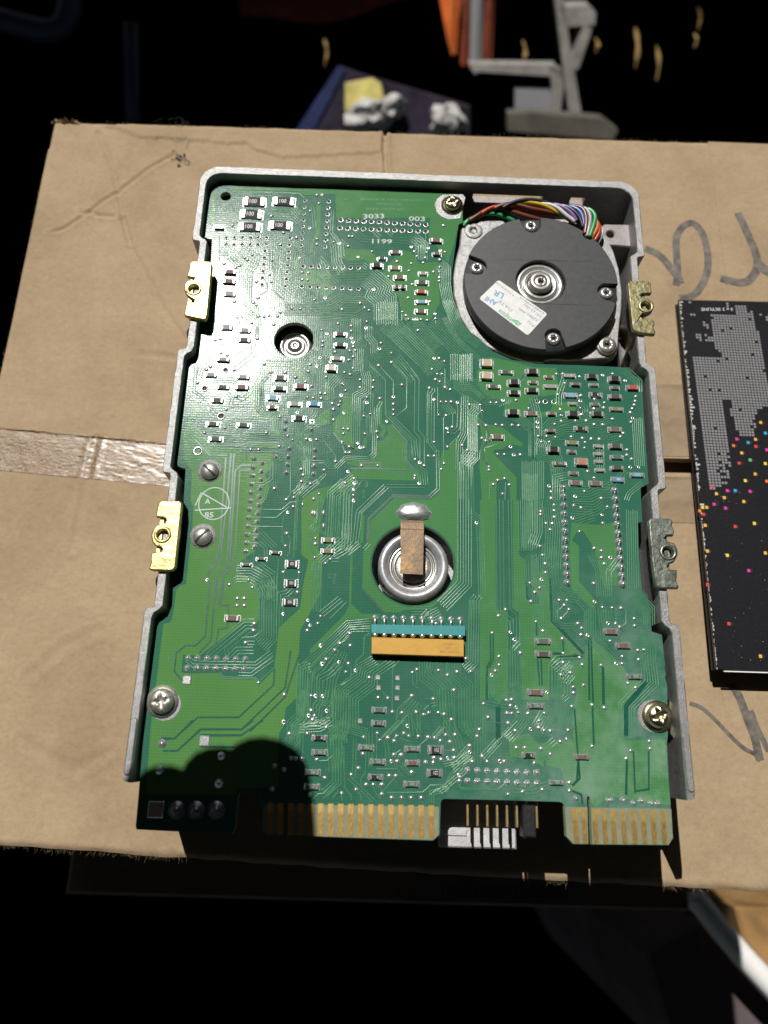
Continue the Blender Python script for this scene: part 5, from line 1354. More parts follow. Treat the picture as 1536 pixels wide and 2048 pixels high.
ltext('22060-440', '682,990', '525,885', 1.35, 'label_grey'); ltext('54123-001', '705,962', '560,850', 1.3, 'label_grey'); ltext('4X8EW9015', '728,940', '560,825', 1.1, 'label_grey')
ltext('LR', '440,822', '370,790', 3.0, 'label_blue', .05); ltext('AHI', '392,872', '310,830', 2.6, 'label_blue', .05); ltext('4 NVDKOK', '515,812', '395,722', 1.1, 'label_grey')
m = MB(); c, = pts('C', '540,992', .1)
for j in range(3): m.ribbon([(c.x - 1.3 + j * .55, c.y + .9 - j * .1), (c.x - .6 + j * .55, c.y + .2), (c.x - .2 + j * .55, c.y - .7)], .28, .004, .12, 'label_green', arch=False)
m.ribbon([(c.x - 1.6, c.y + .9), (c.x, c.y - 1.2), (c.x + 1.4, c.y - .4)], .25, .004, .12, 'label_green', arch=False); m.build('label_print', motor_label)
# ---- wires to the motor
WR = '''w_yellow -5|120,345 150,322 200,302 300,290 420,285
w_green -3|165,310 200,275 300,238 380,236 440,250 520,280
w_black -4.5|150,300 220,262 300,245 400,262 500,280
w_brown -2|205,270 260,240 320,208 400,198 480,212 570,240 660,262 740,275
w_violet -2.6|260,250 340,215 420,206 500,230 600,262 680,275
w_red -1.2|290,220 350,190 430,178 520,186 620,205 740,232 860,248 930,285
w_brown -.4|380,185 450,165 540,172 640,200 760,222 870,245
w_black .6|440,180 500,155 580,138 680,142 780,172 880,215 950,270 990,320
w_yellow .2|500,165 570,150 650,158 740,182 820,222 880,250
w_white 1.0|690,148 760,165 820,195 880,245 945,288
w_violet 1.2|760,155 830,172 890,208 930,245 955,282
w_black 1.6|820,160 880,180 930,215 975,265 1000,330
w_blue 1.6|860,170 920,182 960,205 985,235 1000,275 1005,330
w_brown 1.8|900,168 960,178 1000,205 1018,255 1020,310 1012,372
w_grey 1.6|960,185 1005,190 1035,220 1048,270 1040,330 1025,390
w_green 1.8|1000,193 1040,198 1070,228 1082,265 1070,320 1045,392
w_orange .8|1050,235 1085,275 1100,310 1090,350 1055,405
w_red 0|1075,265 1105,305 1115,340 1105,380 1080,420
w_white -1.5|1095,290 1125,335 1130,370 1105,425 1092,445'''
for ln in WR.split('\n'):
    h, s_ = ln.split('|'); c_, z = h.split(); z = float(z) - .9; pp = pts('C', s_, z); n = len(pp)
    pp = [Vector((p_.x, p_.y, z - 1.1 * (abs(i - n / 2) / (n / 2)) ** 2)) for i, p_ in enumerate(pp)]
    m = MB(); m.tube(smooth_path(pp, 5), .72, c_, 8); m.build('wire', drive, label=f'{c_[2:]} motor wire')
# ---- brass mounting brackets
BR = [('A', '250,968 385,970 404,1005 397,1100 370,1400 360,1490 343,1530 320,1533 160,1500 138,1485 148,1400 175,1372 228,1360 232,1340 190,1320 155,1290 136,1245 140,1190 160,1155 228,1150 234,1128 165,1115 178,1060 190,985 215,968', '230,1240', 'brass', 1.35),
      ('G', '140,515 290,515 312,530 314,580 270,1000 262,1080 240,1110 200,1118 60,1112 34,1100 45,1050 52,965 80,955 140,950 146,930 130,912 90,905 60,870 50,820 62,770 95,728 120,718 175,700 178,675 150,662 95,655 97,600 110,540', '150,810', 'brass', 1.35),
      ('Q', '100,925 290,920 318,945 318,990 330,1040 322,1060 235,1060 205,1075 235,1100 310,1108 345,1140 352,1190 330,1245 300,1270 230,1270 215,1290 240,1310 310,1312 355,1330 358,1370 345,1400 368,1450 360,1478 330,1480 200,1465 145,1440 125,1400 78,960', '265,1192', 'brass2', 1.35),
      ('R', '70,882 195,886 212,900 207,930 222,965 215,995 175,997 158,1012 175,1030 225,1045 243,1080 243,1120 220,1165 190,1175 178,1195 200,1212 240,1215 238,1260 235,1290 252,1320 245,1335 120,1333 98,1315 82,1200 62,1000 55,900', '180,1103', 'brass3', 1.2)]
for k, s_, h, mt, zt in BR:
    l = [(p_.x, p_.y) for p_ in pts(k, s_, zt)]; c, = pts(k, h, zt); m = MB()
    m.prism([l, circle(c, 1.45, 24)], zt - 1.3, zt, mt, bev=.42, smooth=True)
    m.lathe([(2.5, -1.6), (2.45, .0), (2.2, .28), (1.85, .36), (1.55, .1), (1.45, -2.4)], 26, mt, (c.x, c.y, zt))
    sg = -1 if c.x < 0 else 1
    m.box(*sorted((sg * 71.0, sg * 72.0)), c.y - 8.2, c.y + 8.2, -16, zt - 1.05, mt)
    o = m.build('mounting_bracket', drive)
    # rubber-bushed bolt behind the bracket, and the cast socket beside it
    for dy, mm, r_ in ((-11.6, 'black', 2.1), (11.4, 'zinc', 1.6)):
        q = MB(); n = 18; vs = []
        for x_, rr in ((70.9, r_), (72.1, r_), (72.7, r_ * .7), (72.7, 0)):
            for i in range(n): a = 2 * math.pi * i / n; vs.append((sg * x_, c.y + dy + rr * math.cos(a), -6.5 + rr * math.sin(a) * 1.3))
        q.add(vs, [(j * n + i, j * n + (i + 1) % n, (j + 1) * n + (i + 1) % n, (j + 1) * n + i) for j in range(3) for i in range(n)], mm, True); q.build('bushing', drive)
# springy clip beside the motor, right-hand wall
m = MB(); l = pts('C', '1262,1010 1310,1060 1330,1160 1300,1190 1268,1290', -3); m.add([(p_.x, p_.y, -2.2) for p_ in l] + [(p_.x + .6, p_.y, -9) for p_ in l], [(i, i + 1, i + 6, i + 5) for i in range(4)], 'brass2'); m.build('spring_clip', drive)
m = MB(); l = pts('L', '1262,600 1280,620 1285,760 1305,868 1270,830 1262,720', -5); m.prism([[(p_.x, p_.y) for p_ in l]], -7, -5, 'zinc', bev=.2); m.build('screw_tab', drive)
# ---- header with its gold pins and the black jumper, under the front edge of the board
m = MB(); m.box(13.2, 34.6, -97.2, -91.5, -8.6, -5.1, 'black', .15); m.build('pin_header', drive)
for i in range(8):
    x = P(935 + i * 19.7, 1620, -6).x
    for rz, y1, dx in ((-6.0, -104.2, 0), (-8.0, -104.2, .25)):
        m = MB(); m.box(x + dx - .3, x + dx + .3, y1, -97.1, rz - .3, rz + .3, 'gold2', .12); m.build('header_pin', drive)
m = MB(); ja = P(1044, 1610, -5.2); jb = P(1070, 1610, -5.2); m.box(ja.x, jb.x, -106.4, -98.6, -9.3, -4.6, 'black', .35); m.box(ja.x + .6, jb.x - .6, -106.7, -106.38, -8.6, -5.4, 'black'); m.build('jumper', drive)
# ================================================================ CARDBOARD BOX the drive lies on
box = thing('cardboard_box', 'large brown taped cardboard box with the hard drive and black booklet on it', 'box', (0, 0, -170))
XL, XR = -148.2, 150.0; ZL = -170.0
def yfar(x): return 153.3 + (x + 148) * .0085
def yfront(x): return -114.8 - (x + 148) * .0305 - .9 * math.sin((x + 148) * .012)
def xleft(y): return -147.6 - max(0, 60 - y) * .012 + (.5 if y > 140 else 0)
SEAM = lambda x: 9.6 + (x + 148) * .009
def seglist(k, s_): 
    l = pts(k, s_, ZC); return [(Vector(a[:2]), Vector(b[:2])) for a, b in zip(l, l[1:])]
CRE = [(seglist('U', '445,150 500,270 540,420 560,540 600,680 635,740 660,800 690,830 710,890 745,950 800,1030 840,1085'), .75, .5), (seglist('U', '240,600 290,588 330,560 410,510 470,460 540,420 680,310 790,250'), .55, .5), (seglist('U', '370,515 410,510 440,525 520,530'), .6, .4),
       (seglist('U', '440,1540 400,1700 370,1860 330,2040'), .9, .28), (seglist('V', '1340,785 1400,830 1536,865'), .5, .25), (seglist('U', '640,1155 800,1172'), .9, .25), (seglist('p', '770,262 769,300 773,352'), .6, 1.6),
       (seglist('p', '40,1480 150,1540 220,1500'), 1.2, .18), (seglist('p', '60,1350 130,1290 200,1260'), 1.4, .2), (seglist('U', '560,540 575,600 590,640'), 1.0, .4)]
PEEL = [(p_.x, p_.y) for p_ in pts('V', '560,690 660,712 760,752 930,762 1100,772 1250,792 1340,786 1400,830 1536,868', ZC)] + [(-14, 143.5), (-13.4, 158), (-90, 158)]
def inside(p_, l):
    c = False
    for (x1, y1), (x2, y2) in zip(l, l[1:] + l[:1]):
        if (y1 > p_[1]) != (y2 > p_[1]) and p_[0] < (x2 - x1) * (p_[1] - y1) / (y2 - y1) + x1: c = not c
    return c
from mathutils import noise as mn
def height(x, y):
    h = .22 * mn.noise(Vector((x * .02, y * .03, 3))) + .05 * mn.noise(Vector((x * .2, y * .35, 9)))
    p_ = Vector((x, y))
    for segs, wd, dp in CRE:
        wd *= 1.25
        best = 9
        for a, b in segs:
            if min(a.x, b.x) - 3 > x or max(a.x, b.x) + 3 < x or min(a.y, b.y) - 3 > y or max(a.y, b.y) + 3 < y: continue
            ab = b - a; t = max(0, min(1, (p_ - a).dot(ab) / ab.length_squared)); best = min(best, (p_ - a - ab * t).length)
        if best < 4: h += 1.1 * dp * (-math.exp(-(best / wd) ** 2) + .45 * math.exp(-((best - wd * 1.9) / wd) ** 2))
    if y > 125 and x < -12 and inside((x, y), PEEL): h += .55
    return h
def sheet(name, x0, x1, fy0, fy1, step, mt, fine=True):
    nx = int((x1 - x0) / step); m = MB(); vs = []; ny = int((fy1(0) - fy0(0)) / step)
    for j in range(ny + 1):
        for i in range(nx + 1):
            tx, ty = i / nx, j / ny; x = x0 + (x1 - x0) * tx; y = fy0(x) + (fy1(x) - fy0(x)) * ty
            if i == 0 and x0 < -140: x = xleft(y)
            e = min(x - xleft(y) if x0 < -140 else 9, yfar(x) - y, y - yfront(x)); rnd_ = -.9 * max(0, 1 - e / 1.8) ** 2
            wob = (.35 * mn.noise(Vector((x * .15, y * .15, 5))) if e < 1 else 0)
            vs.append((x, y + wob, ZC + height(x, y) + rnd_))
    W_ = nx + 1
    fs = [(j * W_ + i, j * W_ + i + 1, (j + 1) * W_ + i + 1, (j + 1) * W_ + i) for j in range(ny) for i in range(nx)]
    m.add(vs, fs, mt, True)
    # cut edge of the board all round
    rim = [j * W_ for j in range(ny + 1)], [j * W_ + nx for j in range(ny + 1)], list(range(W_)), [ny * W_ + i for i in range(W_)]
    for q, r_ in enumerate(rim):
        v2 = [vs[i] for i in r_] + [(vs[i][0], vs[i][1], ZC - 3.6) for i in r_]; n = len(r_)
        m.add(v2, [((i, i + 1, n + i + 1, n + i) if q in (1, 2) else (i, n + i, n + i + 1, i + 1))[::1 if q != 2 else -1] for i in range(n - 1)], mt)
    return m.build(name, box)
sheet('box_flap', XL, 120, lambda x: SEAM(x) + (2.8 if x > 60 else .35), yfar, .75, 'kraft')
sheet('box_flap', XL, 120, yfront, lambda x: SEAM(x) - (2.6 if x > 60 else .35), .75, 'kraft')
m = MB()
for y0, y1 in ((SEAM(120) + 2.8, yfar(120)), (yfront(120), SEAM(120) - 2.6)): m.box(120.05, XR, y0, y1, ZC - 3.6, ZC + .02, 'kraft')
m.build('box_flap', box)
m = MB(); m.box(XL + 3, XR - 2, -112, 150, ZC - 9, ZC - 7.5, 'kraftdim'); m.build('inner_flap', box)
for nm, (x0, x1, y0, y1) in dict(a=(XL + .6, XL + 4.6, -113, 152), b=(XR - 4, XR, -126, 156)).items():
    m = MB(); m.box(x0, x1, y0, y1, ZL, ZC - 3.7, 'kraft', .3); m.build('box_side', box)
for fy in (yfar, yfront):
    m = MB(); sg = -1 if fy is yfar else 1; n = 24; vs = []
    for i in range(n + 1):
        x = XL + .8 + (XR - XL - 1.6) * i / n; y = fy(x) + sg * .6
        for yy, z in ((y, ZC - 3.65), (y, ZL), (y + sg * 4, ZL), (y + sg * 4, ZC - 3.65)): vs.append((x, yy, z))
    m.add(vs, [(i * 4 + j, i * 4 + (j + 1) % 4, i * 4 + 4 + (j + 1) % 4, i * 4 + 4 + j) for i in range(n) for j in range(4)], 'kraft'); m.build('box_side', box)
# torn paper at the far left corner and frayed paper fibres along the edges
m = MB(); c = P(140, 235, ZC); cc = random.Random(9)
for i in range(26):
    x, y = c.x + cc.uniform(-7, 4), 153.2 + cc.uniform(-.8, .8); h = max(.4, 3.6 - abs(x - c.x + .5) * .9) * cc.uniform(.4, 1); a = cc.uniform(0, 3); d = cc.uniform(.6, 1.5)
    m.add([(x - d * math.cos(a), y - d * math.sin(a), ZC - .6), (x + d * math.cos(a), y + d * math.sin(a), ZC - .6), (x + cc.uniform(-.7, .7), y + cc.uniform(-.6, .9), ZC + h), (x + .2, y + .8, ZC - .3)], [(0, 1, 2), (1, 3, 2), (3, 0, 2)], 'kraft')
m.build('torn_corner', box)
m = MB()
def fibre(x, y, z, L_, up):
    a = cc.uniform(0, 6.28); p0 = Vector((x, y, z)); d = Vector((math.cos(a) * .7, math.sin(a) * .7, 0)) + up; pp = [p0]
    for k in range(4): d = (d + Vector((cc.uniform(-.5, .5), cc.uniform(-.5, .5), cc.uniform(-.4, .4)))).normalized(); pp.append(pp[-1] + d * L_ / 4)
    m.tube(pp, .03, 'kraft', 3, False, .015)
for i in range(700):
    x = cc.uniform(-148, 140); fibre(x, yfront(x) + cc.uniform(-.4, .6), ZC - .6 + cc.uniform(-.8, .3), cc.uniform(.5, 2.0), Vector((0, -.8, .1)))
for i in range(420):
    x = cc.uniform(-146, 150); fibre(x, yfar(x) + cc.uniform(-.5, .3), ZC - .4, cc.uniform(.4, 1.5), Vector((0, .3, .6)))
for i in range(260):
    y = cc.uniform(-112, 150); fibre(xleft(y), y, ZC - .8, cc.uniform(.4, 1.2), Vector((-.6, 0, .3)))
for i in range(900):
    x, y = cc.uniform(-146, 140), cc.uniform(-118, 150); fibre(x, y, ZC + height(x, y) - .02, cc.uniform(.4, 1.3), Vector((0, 0, .12)))
m.build('paper_fibre', box, kind='stuff')
# tangle of dark hair and lint on the far edge
m = MB(); cc = random.Random(4)
lc = P(345, 262, ZC); lc2 = P(362, 318, ZC)
for i in range(46):
    c = lc if i < 32 else lc2; s_ = 1 if i < 32 else .5; a = cc.uniform(0, 6.28); pp = [Vector((c.x + cc.gauss(0, 3.6 * s_), c.y + cc.gauss(0, 2.6 * s_), ZC + .45))]
    for k in range(6): a += cc.uniform(-.9, .9); pp.append(pp[-1] + Vector((math.cos(a), math.sin(a), 0)) * cc.uniform(.4, 1.1) * s_)
    m.tube(pp, .06 if i < 32 else .1, 'dirt', 4, False)
for i in range(7): m.lathe([(cc.uniform(.3, .8), 0), (cc.uniform(.2, .5), .35), (0, .5)], 7, 'dirt', (lc2.x + cc.gauss(0, 1.2), lc2.y + cc.gauss(0, 1.4), ZC + .2), wob=.2)
tag(m.build('lint_tuft'), 'small tangle of dark hair and lint on the far edge of the cardboard box', 'lint')
# tape
def tape(name, s_, lab, mt='tape'):
    l = pts('p', s_, ZC); m = MB(); (ax, ay), (bx, by), (cx_, cy_), (dx, dy) = [(p_.x, p_.y) for p_ in l]; n, k = 110, 40; vs = []
    for j in range(k + 1):
        for i in range(n + 1):
            t, q = i / n, j / k; x = (ax * (1 - t) + bx * t) * (1 - q) + (dx * (1 - t) + cx_ * t) * q; y = (ay * (1 - t) + by * t) * (1 - q) + (dy * (1 - t) + cy_ * t) * q
            z = ZC + max(height(x, y), -.2) + .16 + .06 * mn.noise(Vector((x * .5, y * 1.4, 1))) + (.22 if q < .04 else 0)
            vs.append((x, y, z))
    m.add(vs, [(j * (n + 1) + i, (j + 1) * (n + 1) + i, (j + 1) * (n + 1) + i + 1, j * (n + 1) + i + 1) for j in range(k) for i in range(n)], mt, True); m.build(name, box, label=lab)
tape('packing_tape', '-30,852 470,898 470,985 -30,938', 'shiny wrinkled brown tape left of the hard drive')
tape('packing_tape', '1240,768 1420,770 1420,914 1240,912', None, 'tape2')
tape('packing_tape', '1240,952 1420,955 1420,1047 1240,1043', None, 'tape2')
# marker strokes
INK = (('Q', '255,600 330,628 400,670 470,735 530,820 590,885 622,958', 8.5), ('Q', '572,978 588,880 585,740 575,600 580,480 620,400 680,350 740,338 800,380 850,460 885,580 900,700 893,830 855,940 790,1040 710,1095 610,1105', 8.0), ('Q', '1205,235 1260,350 1320,480 1370,600 1405,720 1395,820 1330,915 1240,950 1140,935 1030,905', 9.0), ('Q', '1400,740 1450,790 1536,850', 11),
       ('T', '830,138 900,165 980,235 1060,320 1150,405 1215,440 1250,482', 3.6), ('T', '1080,20 1130,110 1170,220 1215,340 1248,478', 7.5), ('T', '1195,180 1235,290 1300,425', 5))
for k, s_, w_ in INK:
    m = MB()
    pp = smooth_path([Vector((p_.x, p_.y, 0)) for p_ in pts(k, s_, ZC)], 12); 
    m2 = []
    for p_ in pp: m2.append((p_.x, p_.y))
    n0 = len(m.v); m.ribbon(m2, w_ * pr(1300, 500, 10) / 10 * 2.1, .0, ZC, 'ink', arch=False)
    for i in range(n0, len(m.v)): x, y, z = m.v[i]; m.v[i] = (x, y, ZC + height(x, y) + .1)
    m.build('marker_writing', box)
# ================================================================ BLACK BOOKLET with the printed squares
ZK = ZC + 3.8; TILT = math.radians(1.75); HY = 78.0
def PK(u, v, z=None):
    'pixel -> plan position on the tilted cover, in the untilted frame of the booklet'
    d = RT @ Vector(((u - 768) / 1479.0, -(v - 1024) / 1479.0, -1.0)); n = Vector((0, math.sin(TILT), math.cos(TILT))); q = CAM + d * (n.dot(Vector((0, HY, ZK)) - CAM) / n.dot(d))
    return Vector((q.x, HY + (q.y - HY) / math.cos(TILT), ZK))
P_, P = P, PK
bk = thing('pixel_booklet', 'thin black booklet with grey squares and coloured dots, right of the hard drive', 'booklet', (130, 78, ZK))
xa, xb, yb_, ya = 98.2, 146.0, -59.3, 75.6
tl = P(1357.5, 599, ZK); bl = P(1433, 1338, ZK); xa = tl.x; ya = tl.y; yb_ = bl.y; xa2 = bl.x
m = MB(); m.prism([[(xa, ya), (xa2, yb_), (xb, yb_ - .8), (xb, ya + .8)]], ZK - 1.2, ZK, 'bk_black', bev=.18); cov = m.build('cover', bk)
m = MB(); m.prism([[(xa + .5, ya - .6), (xa2 + .5, yb_ + .7), (xb - 1, yb_ + .2), (xb - 1, ya)]], ZK - 2.9, ZK - 1.25, 'void'); m.build('page_block', bk)
m = MB(); m.prism([[(xa, ya), (xa2, yb_), (xb, yb_ - .8), (xb, ya + .8)]], ZK - 3.6, ZK - 2.9, 'bk_black', bev=.1); m.build('back_cover', bk)
m = MB(); a = P(1448, 1337, ZK); m.box(a.x, xb - 3, yb_ - .75, yb_ - .02 - .4, ZK - .75, ZK - .1, 'white'); m.build('white_edge', bk)
m = MB(); cc = random.Random(12)
for i in range(260):
    t = cc.random(); x = xa + (xa2 - xa) * t; y = ya + (yb_ - ya) * t; w_ = abs(cc.gauss(.25, .3)) * (1.6 if t < .6 else .7); m.box(x + .05, x + .05 + w_, y - .3, y + .3, ZK - .01, ZK + .012, 'scuff')
for i in range(60):
    x, y = cc.uniform(xa + 2, xa + 22), cc.uniform(yb_, yb_ + 60); r_ = cc.uniform(.05, .18); m.box(x, x + r_, y, y + r_, ZK, ZK + .012, 'scuff', rot=cc.uniform(0, 1))
m.build('scuff_mark', cov, kind='stuff')
REG = [(p_.x, p_.y) for p_ in pts('p', '1423,630 1471,630 1471,611 1492,611 1492,628 1508,628 1511,660 1519,660 1523,694 1529,731 1536,780 1600,780 1600,815 1516,816 1512,835 1510,872 1483,872 1467,848 1462,820 1461,801 1447,801 1461,929 1461,965 1445,972 1415,985 1410,1004 1398,1004 1379,712 1444,712 1443,704 1427,696', ZK)]
m = MB(); pitch = 1.08; sz = .82; ci = 0
x0 = P(1382, 640, ZK).x; y0 = P(1423, 614, ZK).y; ex = [(0, 0, 1, 6), ]
extra = set((c_, r_) for c_, r_ in ((0, 3), (1, 3), (0, -2), (4, 6), (4, 7), (5, 7), (5, 8), (1, 11), (2, 11), (1, 12), (2, 12), (2, 13), (4, 11), (5, 12), (6, 12), (4, 13), (5, 13), (6, 13), (13, -2), (13, -1), (21, 1), (24, 2), (26, 10), (26, 13), (27, 23)))
for r_ in range(-3, 84):
    for c_ in range(-1, 60):
        x = x0 + c_ * pitch; y = y0 - r_ * pitch * 1.0; q = (x + sz / 2, y - sz / 2)
        if x < xa + .9 or x > xb - 2 or y > ya - .6: continue
        big = inside(q, REG) or (x > P(1536, 800, ZK).x + 3.5 and r_ < 62 and mn.noise(Vector((x * .12, y * .1, 2))) > .1)
        low = r_ > 54
        if (big and cc.random() > (.3 if low and c_ > 2 else .022)) or (c_, r_) in extra: m.box(x, x + sz, y - sz, y, ZK - .01, ZK + .02, 'bk_grey')
m.build('printed_square', cov, kind='stuff')
DOT = 'd_pink 620,378;d_blue 693,400;d_orange 600,420;d_amber 740,380;d_red 742,425;d_amber 652,467;d_green 706,512;d_red 635,532;d_yellow 803,535;d_pink 812,447;d_amber 773,272;d_blue 803,340;d_amber 738,602;d_yellow 675,644;d_red 458,680;d_pink 560,708;d_blue 610,708;d_pink 705,713;d_amber 490,728;d_amber 540,753;d_amber 665,778;d_pink 475,795;d_pink 548,820;d_yellow 402,815;d_amber 428,815;d_orange 383,838;d_red 407,860;d_amber 418,930;d_red 610,938;d_yellow 733,918;d_amber 433,1095;d_yellow 560,1122;d_amber 803,1107;d_pink 697,1220;d_red 433,1310;d_red 570,1560;d_amber 772,1768;d_orange 812,648'
for q in DOT.split(';'):
    c_, at = q.split(); c, = pts('R', at, ZK); m = MB(); s_ = .54
    m.box(c.x + .35, c.x + 1.15, c.y - s_ + .1, c.y + s_ - .15, ZK - .01, ZK + .014, 'bk_dk'); m.box(c.x - s_, c.x + s_ - .1, c.y - s_, c.y + s_, ZK - .01, ZK + .025, c_, .02); m.build('coloured_dot', cov, label={'d_amber': 'amber', 'd_yellow': 'yellow', 'd_pink': 'pink', 'd_blue': 'blue', 'd_red': 'red', 'd_green': 'green', 'd_orange': 'orange'}[c_] + ' printed dot')
a, b = P(1466, 616, ZK), P(1383, 616, ZK); m = MB(); d = b - a; m.text('3 x 3 SKYLINE', (a.x, a.y), (d.x, d.y), 1.75, ZK + .03, 'print_white', sx=d.length / (1.75 * .6 * 13), bold=.0); m.build('title_print', cov)
P = P_
bk.rotation_euler.x = -TILT
M['light_blocker'] = simple('dark_light_blocker', (.02, .02, .024), .9, spec=.1)
M['paper3'] = simple('soiled_paper', (.5, .49, .47), .8, var=.3, sc=.05)
M['skin'] = simple('skin', (.45, .25, .17), .5, bmp=.1, bsc=.5)
M['sleeve'] = simple('dark_cloth', (.02, .022, .03), .9, spec=.1)
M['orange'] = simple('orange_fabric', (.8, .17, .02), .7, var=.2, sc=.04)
M['orange_shaded'] = simple('shaded_orange_fabric', (.22, .035, .006), .8, var=.3, sc=.04)  # the orange cloth darkened: shade on these vest panels put into the colour
M['reflect'] = simple('grey_band', (.25, .25, .27), .5)
M['galv'] = simple('painted_metal', (.26, .25, .23), .5, var=.3, sc=.05)
M['wood'] = simple('grey_wood', (.09, .08, .065), .8, var=.3, sc=.03)
M['navy'] = simple('navy_plastic', (.03, .04, .07), .6)
M['magdark'] = simple('magazine_dark', (.02, .014, .03), .4, var=.6, sc=.03)
M['magblue'] = simple('magazine_blue', (.02, .03, .11), .4, var=.5, sc=.05)
M['magyellow'] = simple('magazine_yellow', (.7, .62, .2), .4, var=.3, sc=.05)
M['leaf'] = simple('dry_leaf', (.5, .33, .12), .8, var=.4, sc=.05)
M['tan'] = simple('tan_card', (.3, .17, .06), .8, var=.5, sc=.03)
M['mauve'] = simple('grey_cloth', (.1, .08, .08), .9, var=.25, sc=.02)
M['paper2'] = simple('dimmed_label', (.1, .1, .115), .7); M['bar'] = simple('dimmed_bars', (.05, .05, .055), .7)  # white label and its bars darkened, shade put into the colour
def PY(u, v, Y):
    "point seen at pixel (u, v) of a plane that leans away from the camera, so that the sun behind it still grazes it"
    d = RT @ Vector(((u - 768) / 1479.0, -(v - 1024) / 1479.0, -1.0)); n = Vector((0, -1, 1.7))
    return CAM + d * (n.dot(Vector((0, Y * 2.05, -600)) - CAM) / n.dot(d))
ZG = -760.0
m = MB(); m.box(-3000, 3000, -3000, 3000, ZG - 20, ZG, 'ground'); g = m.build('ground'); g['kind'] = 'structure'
# unseen sheets added overhead to darken the shade, gaps cut to let sun in
for i, (x0, x1, y0, y1) in enumerate(((-5500, -484, -5500, 951), (-484, 5500, -5500, 445), (90, 5500, 445, 951), (-5500, 5500, 951, 1640), (-5500, -760, 1640, 2040), (150, 5500, 1640, 2040), (-5500, 5500, 2040, 7000))):
    m = MB(); m.box(x0 + .5, x1 - .5, y0 + .5, y1 - .5, 1200, 1203, 'light_blocker'); o = m.build('added_light_blocker', None); o['kind'] = 'structure'
# lower box
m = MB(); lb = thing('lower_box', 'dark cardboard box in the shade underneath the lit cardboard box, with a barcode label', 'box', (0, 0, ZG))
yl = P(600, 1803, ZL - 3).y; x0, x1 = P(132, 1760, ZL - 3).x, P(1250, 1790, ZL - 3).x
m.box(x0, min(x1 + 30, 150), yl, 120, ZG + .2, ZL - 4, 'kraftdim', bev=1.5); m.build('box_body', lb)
l = pts('p', '822,1752 1168,1762 1166,1812 820,1802', ZL - 3.8); l = [(p_.x, max(yl + 1.5, p_.y)) for p_ in l]
m = MB(); m.prism([l], ZL - 4, ZL - 3.7, 'paper2'); lab_ = m.build('paper_label', lb)
cc = random.Random(2); m = MB(); x = l[0][0] + 14
while x < l[1][0] - 8: w_ = cc.uniform(.3, 1.4); m.box(x, x + w_, yl + 4, min(q[1] for q in l[:2]) - 2, ZL - 3.75, ZL - 3.62, 'bar'); x += w_ + cc.uniform(.4, 1.4)
m.build('barcode', lab_)
# ---- things behind the box, out of focus
def slab(mb, s_, Y, mt, th=6, dy=None):
    "upright slab seen through the given pixels, th deep"
    l = [PY(a, b, Y) for a, b in px('p', s_)]; n = len(l)
    vs = [(p_.x, p_.y, p_.z) for p_ in l] + [(p_.x, p_.y + th * 2, p_.z - th) for p_ in l]
    mb.add(vs, [tuple(range(n))[::-1], tuple(range(n, 2 * n))] + [(i, (i + 1) % n, (i + 1) % n + n, i + n) for i in range(n)], mt)
vest = thing('safety_vest', 'bright orange cloth with a grey band hanging behind the cardboard box', 'vest', PY(920, 120, 420))
def drape(name, s_, Y, mt, par, amp=5):
    a, b, c, d = [PY(u, v, Y) for u, v in px('p', s_)]; n, k = 22, 16; m = MB(); vs = []
    for side_ in (0, 2.2):
        for j in range(k + 1):
            for i in range(n + 1):
                t, q = i / n, j / k; p_ = (a * (1 - t) + b * t) * (1 - q) + (d * (1 - t) + c * t) * q
                vs.append((p_.x, p_.y + 2 * amp * math.sin(t * 7 + q * 1.5) + side_ * 2 + q * 2, p_.z))
    W_ = n + 1; O_ = W_ * (k + 1)
    f1 = [(j * W_ + i, (j + 1) * W_ + i, (j + 1) * W_ + i + 1, j * W_ + i + 1) for j in range(k) for i in range(n)]
    m.add(vs, f1 + [tuple(O_ + q for q in f)[::-1] for f in f1], mt, True); m.build(name, par)
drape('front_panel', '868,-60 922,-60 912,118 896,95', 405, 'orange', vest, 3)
drape('side_panel', '915,-60 945,-60 940,140 912,118', 425, 'orange_shaded', vest, 3)
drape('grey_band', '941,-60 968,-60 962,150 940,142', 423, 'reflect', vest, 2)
drape('side_panel', '966,-60 992,-60 984,128 962,140', 430, 'orange_shaded', vest, 3)
drape('back_panel', '470,-60 870,-60 865,8 480,52', 520, 'orange_shaded', vest, 8)
rack = thing('metal_stand', 'pale metal post with a short side arm and brace standing behind the cardboard box', 'stand', PY(1150, 245, 415))
for s_, nm in (('1102,-60 1122,-60 1138,80 1165,242 1140,244 1122,100', 'post'), ('1120,14 1178,12 1192,26 1190,50 1132,54', 'side_arm'), ('1168,50 1184,58 1158,135 1150,142 1143,118', 'brace')):
    m = MB(); slab(m, s_, 400, 'galv', 14); m.build(nm, rack)
tray = thing('metal_tray', 'open metal tray with a pale rim lying left of the metal post', 'tray', P(1030, 230, -600))
for s_, nm in (('938,128 1110,130 1122,150 1100,152 950,143', 'rim'), ('1098,130 1122,140 1128,172 1118,240 1100,238 1104,170', 'rim')):
    m = MB(); slab(m, s_, 330, 'galv', 8); m.build(nm, tray)
m = MB(); slab(m, '1030,178 1100,180 1104,236 1030,232', 336, 'magblue' if False else 'reflect', 4); m.build('inner_panel', tray)
m = MB(); slab(m, '1015,228 1060,226 1205,238 1236,262 1225,280 1015,262', 262, 'wood', 8); tag(m.build('plank'), 'grey wooden plank just behind the far edge of the cardboard box', 'plank')
mag = thing('magazine', 'dark magazine with a yellow picture leaning behind the cardboard box', 'magazine', P(720, 250, -600))
